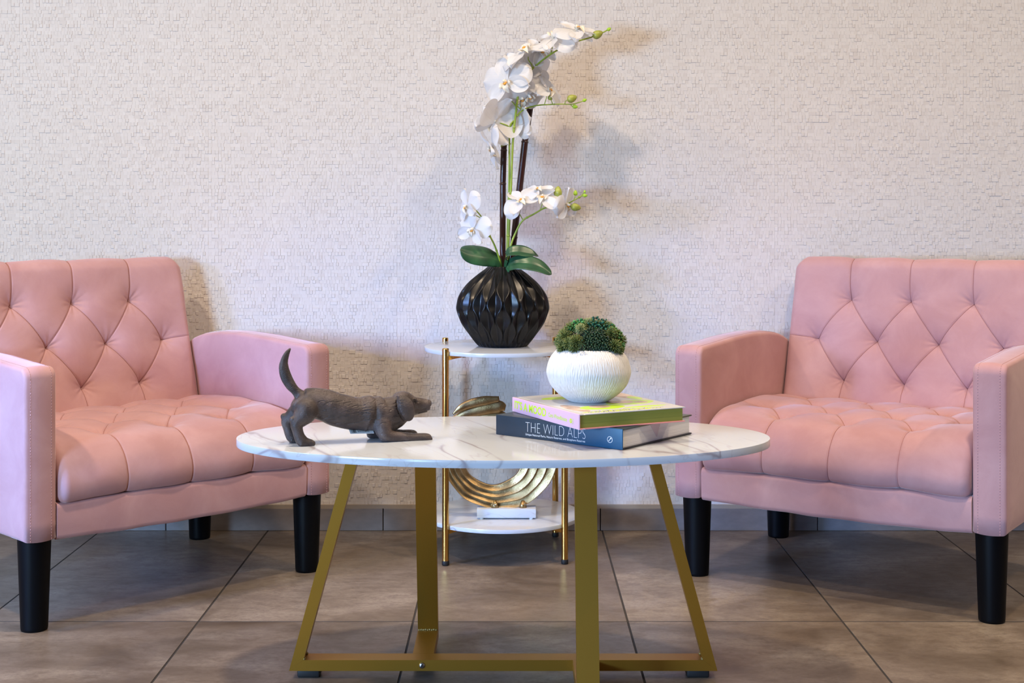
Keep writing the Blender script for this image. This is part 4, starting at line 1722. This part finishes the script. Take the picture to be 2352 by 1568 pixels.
# ------------------------------------------------------------------ carved dog
def make_dog():
    kx, kz = .0001613, .0001534
    g = lambda x: 1236 - .054 * (x - 450)
    D = lambda x, y, o=0.0: ((x - 1000) * kx, o, (g(x) - y) * kz)
    m = MB()
    # trunk with two rolls of skin over the shoulders
    st = [(345, 700, 105), (400, 738, 152), (480, 748, 176), (560, 752, 182), (640, 765, 188), (720, 790, 194), (800, 825, 198), (900, 850, 200), (1000, 872, 198), (1080, 876, 200), (1130, 874, 212), (1175, 876, 221),
          (1236, 894, 190), (1290, 882, 218), (1335, 878, 219), (1400, 862, 198), (1470, 825, 172), (1550, 785, 140), (1620, 760, 110)]
    P = np.array([(*D(x, y), r) for x, y, r in st])
    q = spline(P, 5)
    m.tube(q[:, :3], q[:, 3] * kz, 30, flat=.86, side=(0, 1, 0))
    # skull, brow, muzzle, jaw
    m.ball(D(1580, 732), (142 * kx, .0205, 136 * kz), 24, 18)
    m.ball(D(1660, 700), (70 * kx, .0140, 70 * kz), 20, 14)
    q = spline([(*D(1640, 752), .0150), (*D(1720, 754), .0138), (*D(1800, 757), .0122), (*D(1870, 762), .0108), (*D(1908, 764), .0096)], 5)
    m.tube(q[:, :3], q[:, 3], 20, flat=.88, side=(0, 1, 0))
    q = spline([(*D(1620, 830), .0130), (*D(1720, 820), .0110), (*D(1800, 815), .0082), (*D(1868, 812), .0062), (*D(1885, 812), .0052)], 5)
    m.tube(q[:, :3], q[:, 3], 16, flat=1.05, side=(0, 1, 0))
    m.ball(D(1908, 742), (22 * kx, .0062, 40 * kz), 14, 10)          # nose pad
    for s in (-1, 1):
        m.ball(D(1712, 682, s * .0105), (26 * kx, .0040, 16 * kz), 12, 8)      # brow over the eye
        m.ball(D(1730, 706, s * .0112), (.0026, .0022, .0024), 10, 8)
        m.ball(D(1860, 800, s * .0052), (45 * kx, .0046, 40 * kz), 12, 8)      # lips
        # hanging ear: flat lobe
        ea = [(1556, 636, .0165, 50), (1560, 700, .0235, 84), (1584, 780, .0268, 98), (1606, 855, .0265, 84), (1618, 912, .0250, 54), (1622, 940, .0240, 22)]
        q = spline([(*D(x, y, s * o), w * kx) for x, y, o, w in ea], 6)
        m.tube(q[:, :3], q[:, 3], 18, flat=.36, side=(0, 1, 0))
    # throat and chest
    m.tube([D(1430, 930), D(1540, 900), D(1640, 850)], [.026, .020, .013], 20, flat=.8, side=(0, 1, 0))
    m.ball(D(1400, 985), (150 * kx, .022, 110 * kz), 20, 14)
    for s in (-1, 1):
        # front leg: shoulder, elbow on the table, forearm and paw lying forward
        o = s * .0225
        q = spline([(*D(1330, 850, s * .008), .0120), (*D(1312, 930, s * .0135), .0165), (*D(1318, 1020, s * .0185), .0165), (*D(1350, 1102, o), .0132), (*D(1430, 1128, o), .0112), (*D(1560, 1136, o), .0098), (*D(1690, 1142, o), .0090), (*D(1790, 1146, o), .0098), (*D(1850, 1150, o), .0092), (*D(1880, 1152, o), .0066)], 6)
        if s > 0:
            q = spline([(*D(1290, 860, s * .008), .0120), (*D(1262, 940, s * .013), .0160), (*D(1252, 1025, s * .018), .0155), (*D(1262, 1100, o), .0125), (*D(1360, 1128, o), .0108), (*D(1500, 1136, o), .0096), (*D(1610, 1142, o), .0090), (*D(1700, 1146, o), .0098), (*D(1755, 1150, o), .0092), (*D(1785, 1152, o), .0066)], 6)
        m.tube(q[:, :3], q[:, 3], 18, flat=1.0, side=(0, 1, 0))
        dx = 0 if s < 0 else -95
        for t in (-1, 0, 1):
            m.ball(D(1850 + dx, 1150, o + t * .0050), (48 * kx, .0036, 38 * kz), 12, 8)
        m.ball(D(1350 + dx * .9, 1150, o), (75 * kx, .0090, 46 * kz), 14, 10)
        # hind leg: thigh, hock pointing back, shank and paw
        o = s * .0205
        b = 0 if s < 0 else -62
        q = spline([(*D(470, 690, s * .004), .0120), (*D(462, 770, s * .0095), .0215), (*D(440 + b * .3, 850, s * .0145), .0215), (*D(375 + b * .7, 930, s * .018), .0160), (*D(335 + b, 985, o), .0118), (*D(345 + b, 1060, o), .0100), (*D(365 + b, 1130, o), .0102), (*D(392 + b, 1180, o), .0112)], 6)
        m.tube(q[:, :3], q[:, 3], 20, flat=.92, side=(0, 1, 0))
        m.ball(D(288 + b * .9, 932, o), (40 * kx, .0070, 42 * kz), 12, 10)      # hock
        m.tube([D(292 + b * .9, 935, o), D(320 + b, 1010, o)], [.0060, .0075], 12)
        m.ball(D(388 + b, 1192, o), (48 * kx, .0100, 62 * kz), 16, 12)
        m.tube([D(370 + b, 1200, o), D(450 + b, 1206, o), D(512 + b, 1212, o)], [.0100, .0096, .0070], 16)
        for t in (-1, 0, 1):
            m.ball(D(492 + b, 1206, o + t * .0052), (52 * kx, .0038, 44 * kz), 12, 8)
    # tail, a flattened curved plume
    q = spline([(*D(392, 660), .0115), (*D(345, 610), .0086), (*D(288, 540), .0096), (*D(238, 445), .0104), (*D(212, 350), .0094), (*D(214, 270), .0076), (*D(238, 190), .0058), (*D(268, 132), .0036), (*D(290, 104), .0014)], 7)
    m.tube(q[:, :3], q[:, 3], 20, flat=.68, side=(0, 1, 0))

    me = new_mesh('dog_figurine', np.concatenate(m.v), m.f)
    fix_normals(me)
    o = bpy.data.objects.new('dog_figurine', me)
    COL.objects.link(o)
    rm = o.modifiers.new('r', 'REMESH')
    rm.mode = 'VOXEL'
    rm.voxel_size = .00105
    rm.use_smooth_shade = True
    sm = o.modifiers.new('s', 'SMOOTH')
    sm.factor = .5
    sm.iterations = 11
    bpy.context.view_layer.update()
    me2 = bpy.data.meshes.new_from_object(o.evaluated_get(bpy.context.evaluated_depsgraph_get()))
    o.modifiers.clear()
    o.data = me2
    bpy.data.meshes.remove(me)
    me2.name = 'dog_figurine'
    n = len(me2.vertices)
    co = np.zeros(n * 3)
    me2.vertices.foreach_get('co', co)
    co = co.reshape(-1, 3)
    vg = o.vertex_groups.new(name='blend')
    wgt = np.zeros(n)
    for x, y, r in ((470, 760, 170), (400, 880, 70), (1310, 985, 105), (1240, 1020, 80), (1320, 1030, 60), (360, 640, 60), (1480, 900, 90), (1420, 1010, 70), (1640, 800, 40)):
        p = np.array(D(x, y))[[0, 2]]
        wgt = np.maximum(wgt, np.exp(-(np.linalg.norm(co[:, [0, 2]] - p, axis=1) / (r * kx)) ** 2))
    q8 = np.round(wgt * 8).astype(int)
    for k in range(1, 9):
        ids = np.nonzero(q8 == k)[0]
        vg.add(ids.tolist(), k / 8, 'REPLACE')
    sm = o.modifiers.new('s', 'SMOOTH')
    sm.factor = .5
    sm.iterations = 60
    sm.vertex_group = 'blend'
    bpy.context.view_layer.update()
    me3 = bpy.data.meshes.new_from_object(o.evaluated_get(bpy.context.evaluated_depsgraph_get()))
    o.modifiers.clear()
    o.data = me3
    bpy.data.meshes.remove(me2)
    me2 = me3
    me2.name = 'dog_figurine'
    o.vertex_groups.clear()
    co = np.zeros(n * 3)
    no = np.zeros(n * 3)
    me2.vertices.foreach_get('co', co)
    me2.vertices.foreach_get('normal', no)
    co, no = co.reshape(-1, 3), no.reshape(-1, 3)
    d = np.zeros(n)

    def groove(pts, depth, w, side=0, ymin=.0):
        a = np.array([D(*p)[0::2] for p in pts])
        best = np.full(n, 9.)
        for p, q_ in zip(a[:-1], a[1:]):
            v = q_ - p
            t = np.clip(((co[:, [0, 2]] - p) @ v) / (v @ v), 0, 1)
            best = np.minimum(best, np.linalg.norm(co[:, [0, 2]] - p - t[:, None] * v, axis=1))
        f_ = np.exp(-(best / w) ** 2) * (np.abs(co[:, 1]) > ymin)
        if side:
            f_ = f_ * (co[:, 1] * side > 0)
        return -depth * f_
    d += groove([(1762, 856), (1800, 845), (1850, 838), (1925, 830)], .0022, .0010)                       # mouth
    d += groove([(1700, 712), (1722, 722), (1748, 716)], .0010, .0007, 0, .006)                            # eye
    d += groove([(1640, 640), (1668, 720), (1690, 800)], .0007, .0012, 0, .006)                            # cheek
    d += groove([(1500, 640), (1486, 720), (1492, 800), (1530, 885), (1575, 945)], .0018, .0012, 0, .010)  # behind the ear
    d += groove([(1890, 700), (1888, 740), (1905, 775)], .0007, .0008)
    for k in range(80):                                                                                     # carved strokes of the coat
        r = random.Random(k)
        x = r.uniform(560, 1500)
        y = r.uniform(690, 1000)
        L = r.uniform(50, 110)
        a = .45 + r.uniform(-.25, .25)
        d += groove([(x, y), (x + L * .5, y - L * .5 * a), (x + L, y - L * .22)], .00085, .00055, -1 if k % 3 else 1, .012)
    for k in range(26):
        t = k / 25
        x, y = np.interp(t, [0, .3, .6, 1], [330, 255, 215, 250]), np.interp(t, [0, .3, .6, 1], [600, 480, 350, 170])
        d += groove([(x - 30, y + 26), (x, y), (x + 34, y - 10)], .00060, .00050)
    co += no * d[:, None]
    co[:, 2] = np.maximum(co[:, 2], 0)
    me2.vertices.foreach_set('co', co.reshape(-1))
    me2.update()
    me2.materials.clear()
    me2.materials.append(M['dog'])
    me2.shade_smooth()
    o.location = (-.2935, 2.617, TZ)
    o.rotation_euler = (0, 0, math.radians(18.5))
    tag(o, 'dark brown carved dog figurine with its tail up, bowing on the marble coffee table', 'figurine')
    # white sticker with a bar code under the belly
    x0, x1 = D(948, 0)[0], D(1222, 0)[0]
    z = D(1085, 1076)[2]
    lb = MB().box(0, x1 - x0, -.0002, .0002, 0, .0165).build('price_sticker', M['paper'], o, smooth=False)
    lb.location = (x0, -.0175, z - .0025)
    lb.rotation_euler = (math.radians(-68), math.radians(1.5), 0)
    lb['label'] = 'white barcode sticker'
    b = MB()
    r = random.Random(2)
    x = .0035
    while x < .0125:
        w = r.choice([.0003, .0006, .0009])
        b.box(x, x + w, -.00026, -.0002, .003, .0135)
        x += w + r.choice([.0004, .0007])
    for zz, e in ((.0115, .034), (.0090, .030), (.0060, .036)):
        x = .015
        while x < e:
            w = r.uniform(.001, .003)
            b.box(x, x + w, -.00026, -.0002, zz, zz + .0014)
            x += w + .0007
    b.build('barcode', M['ink'], lb, smooth=False)


make_dog()
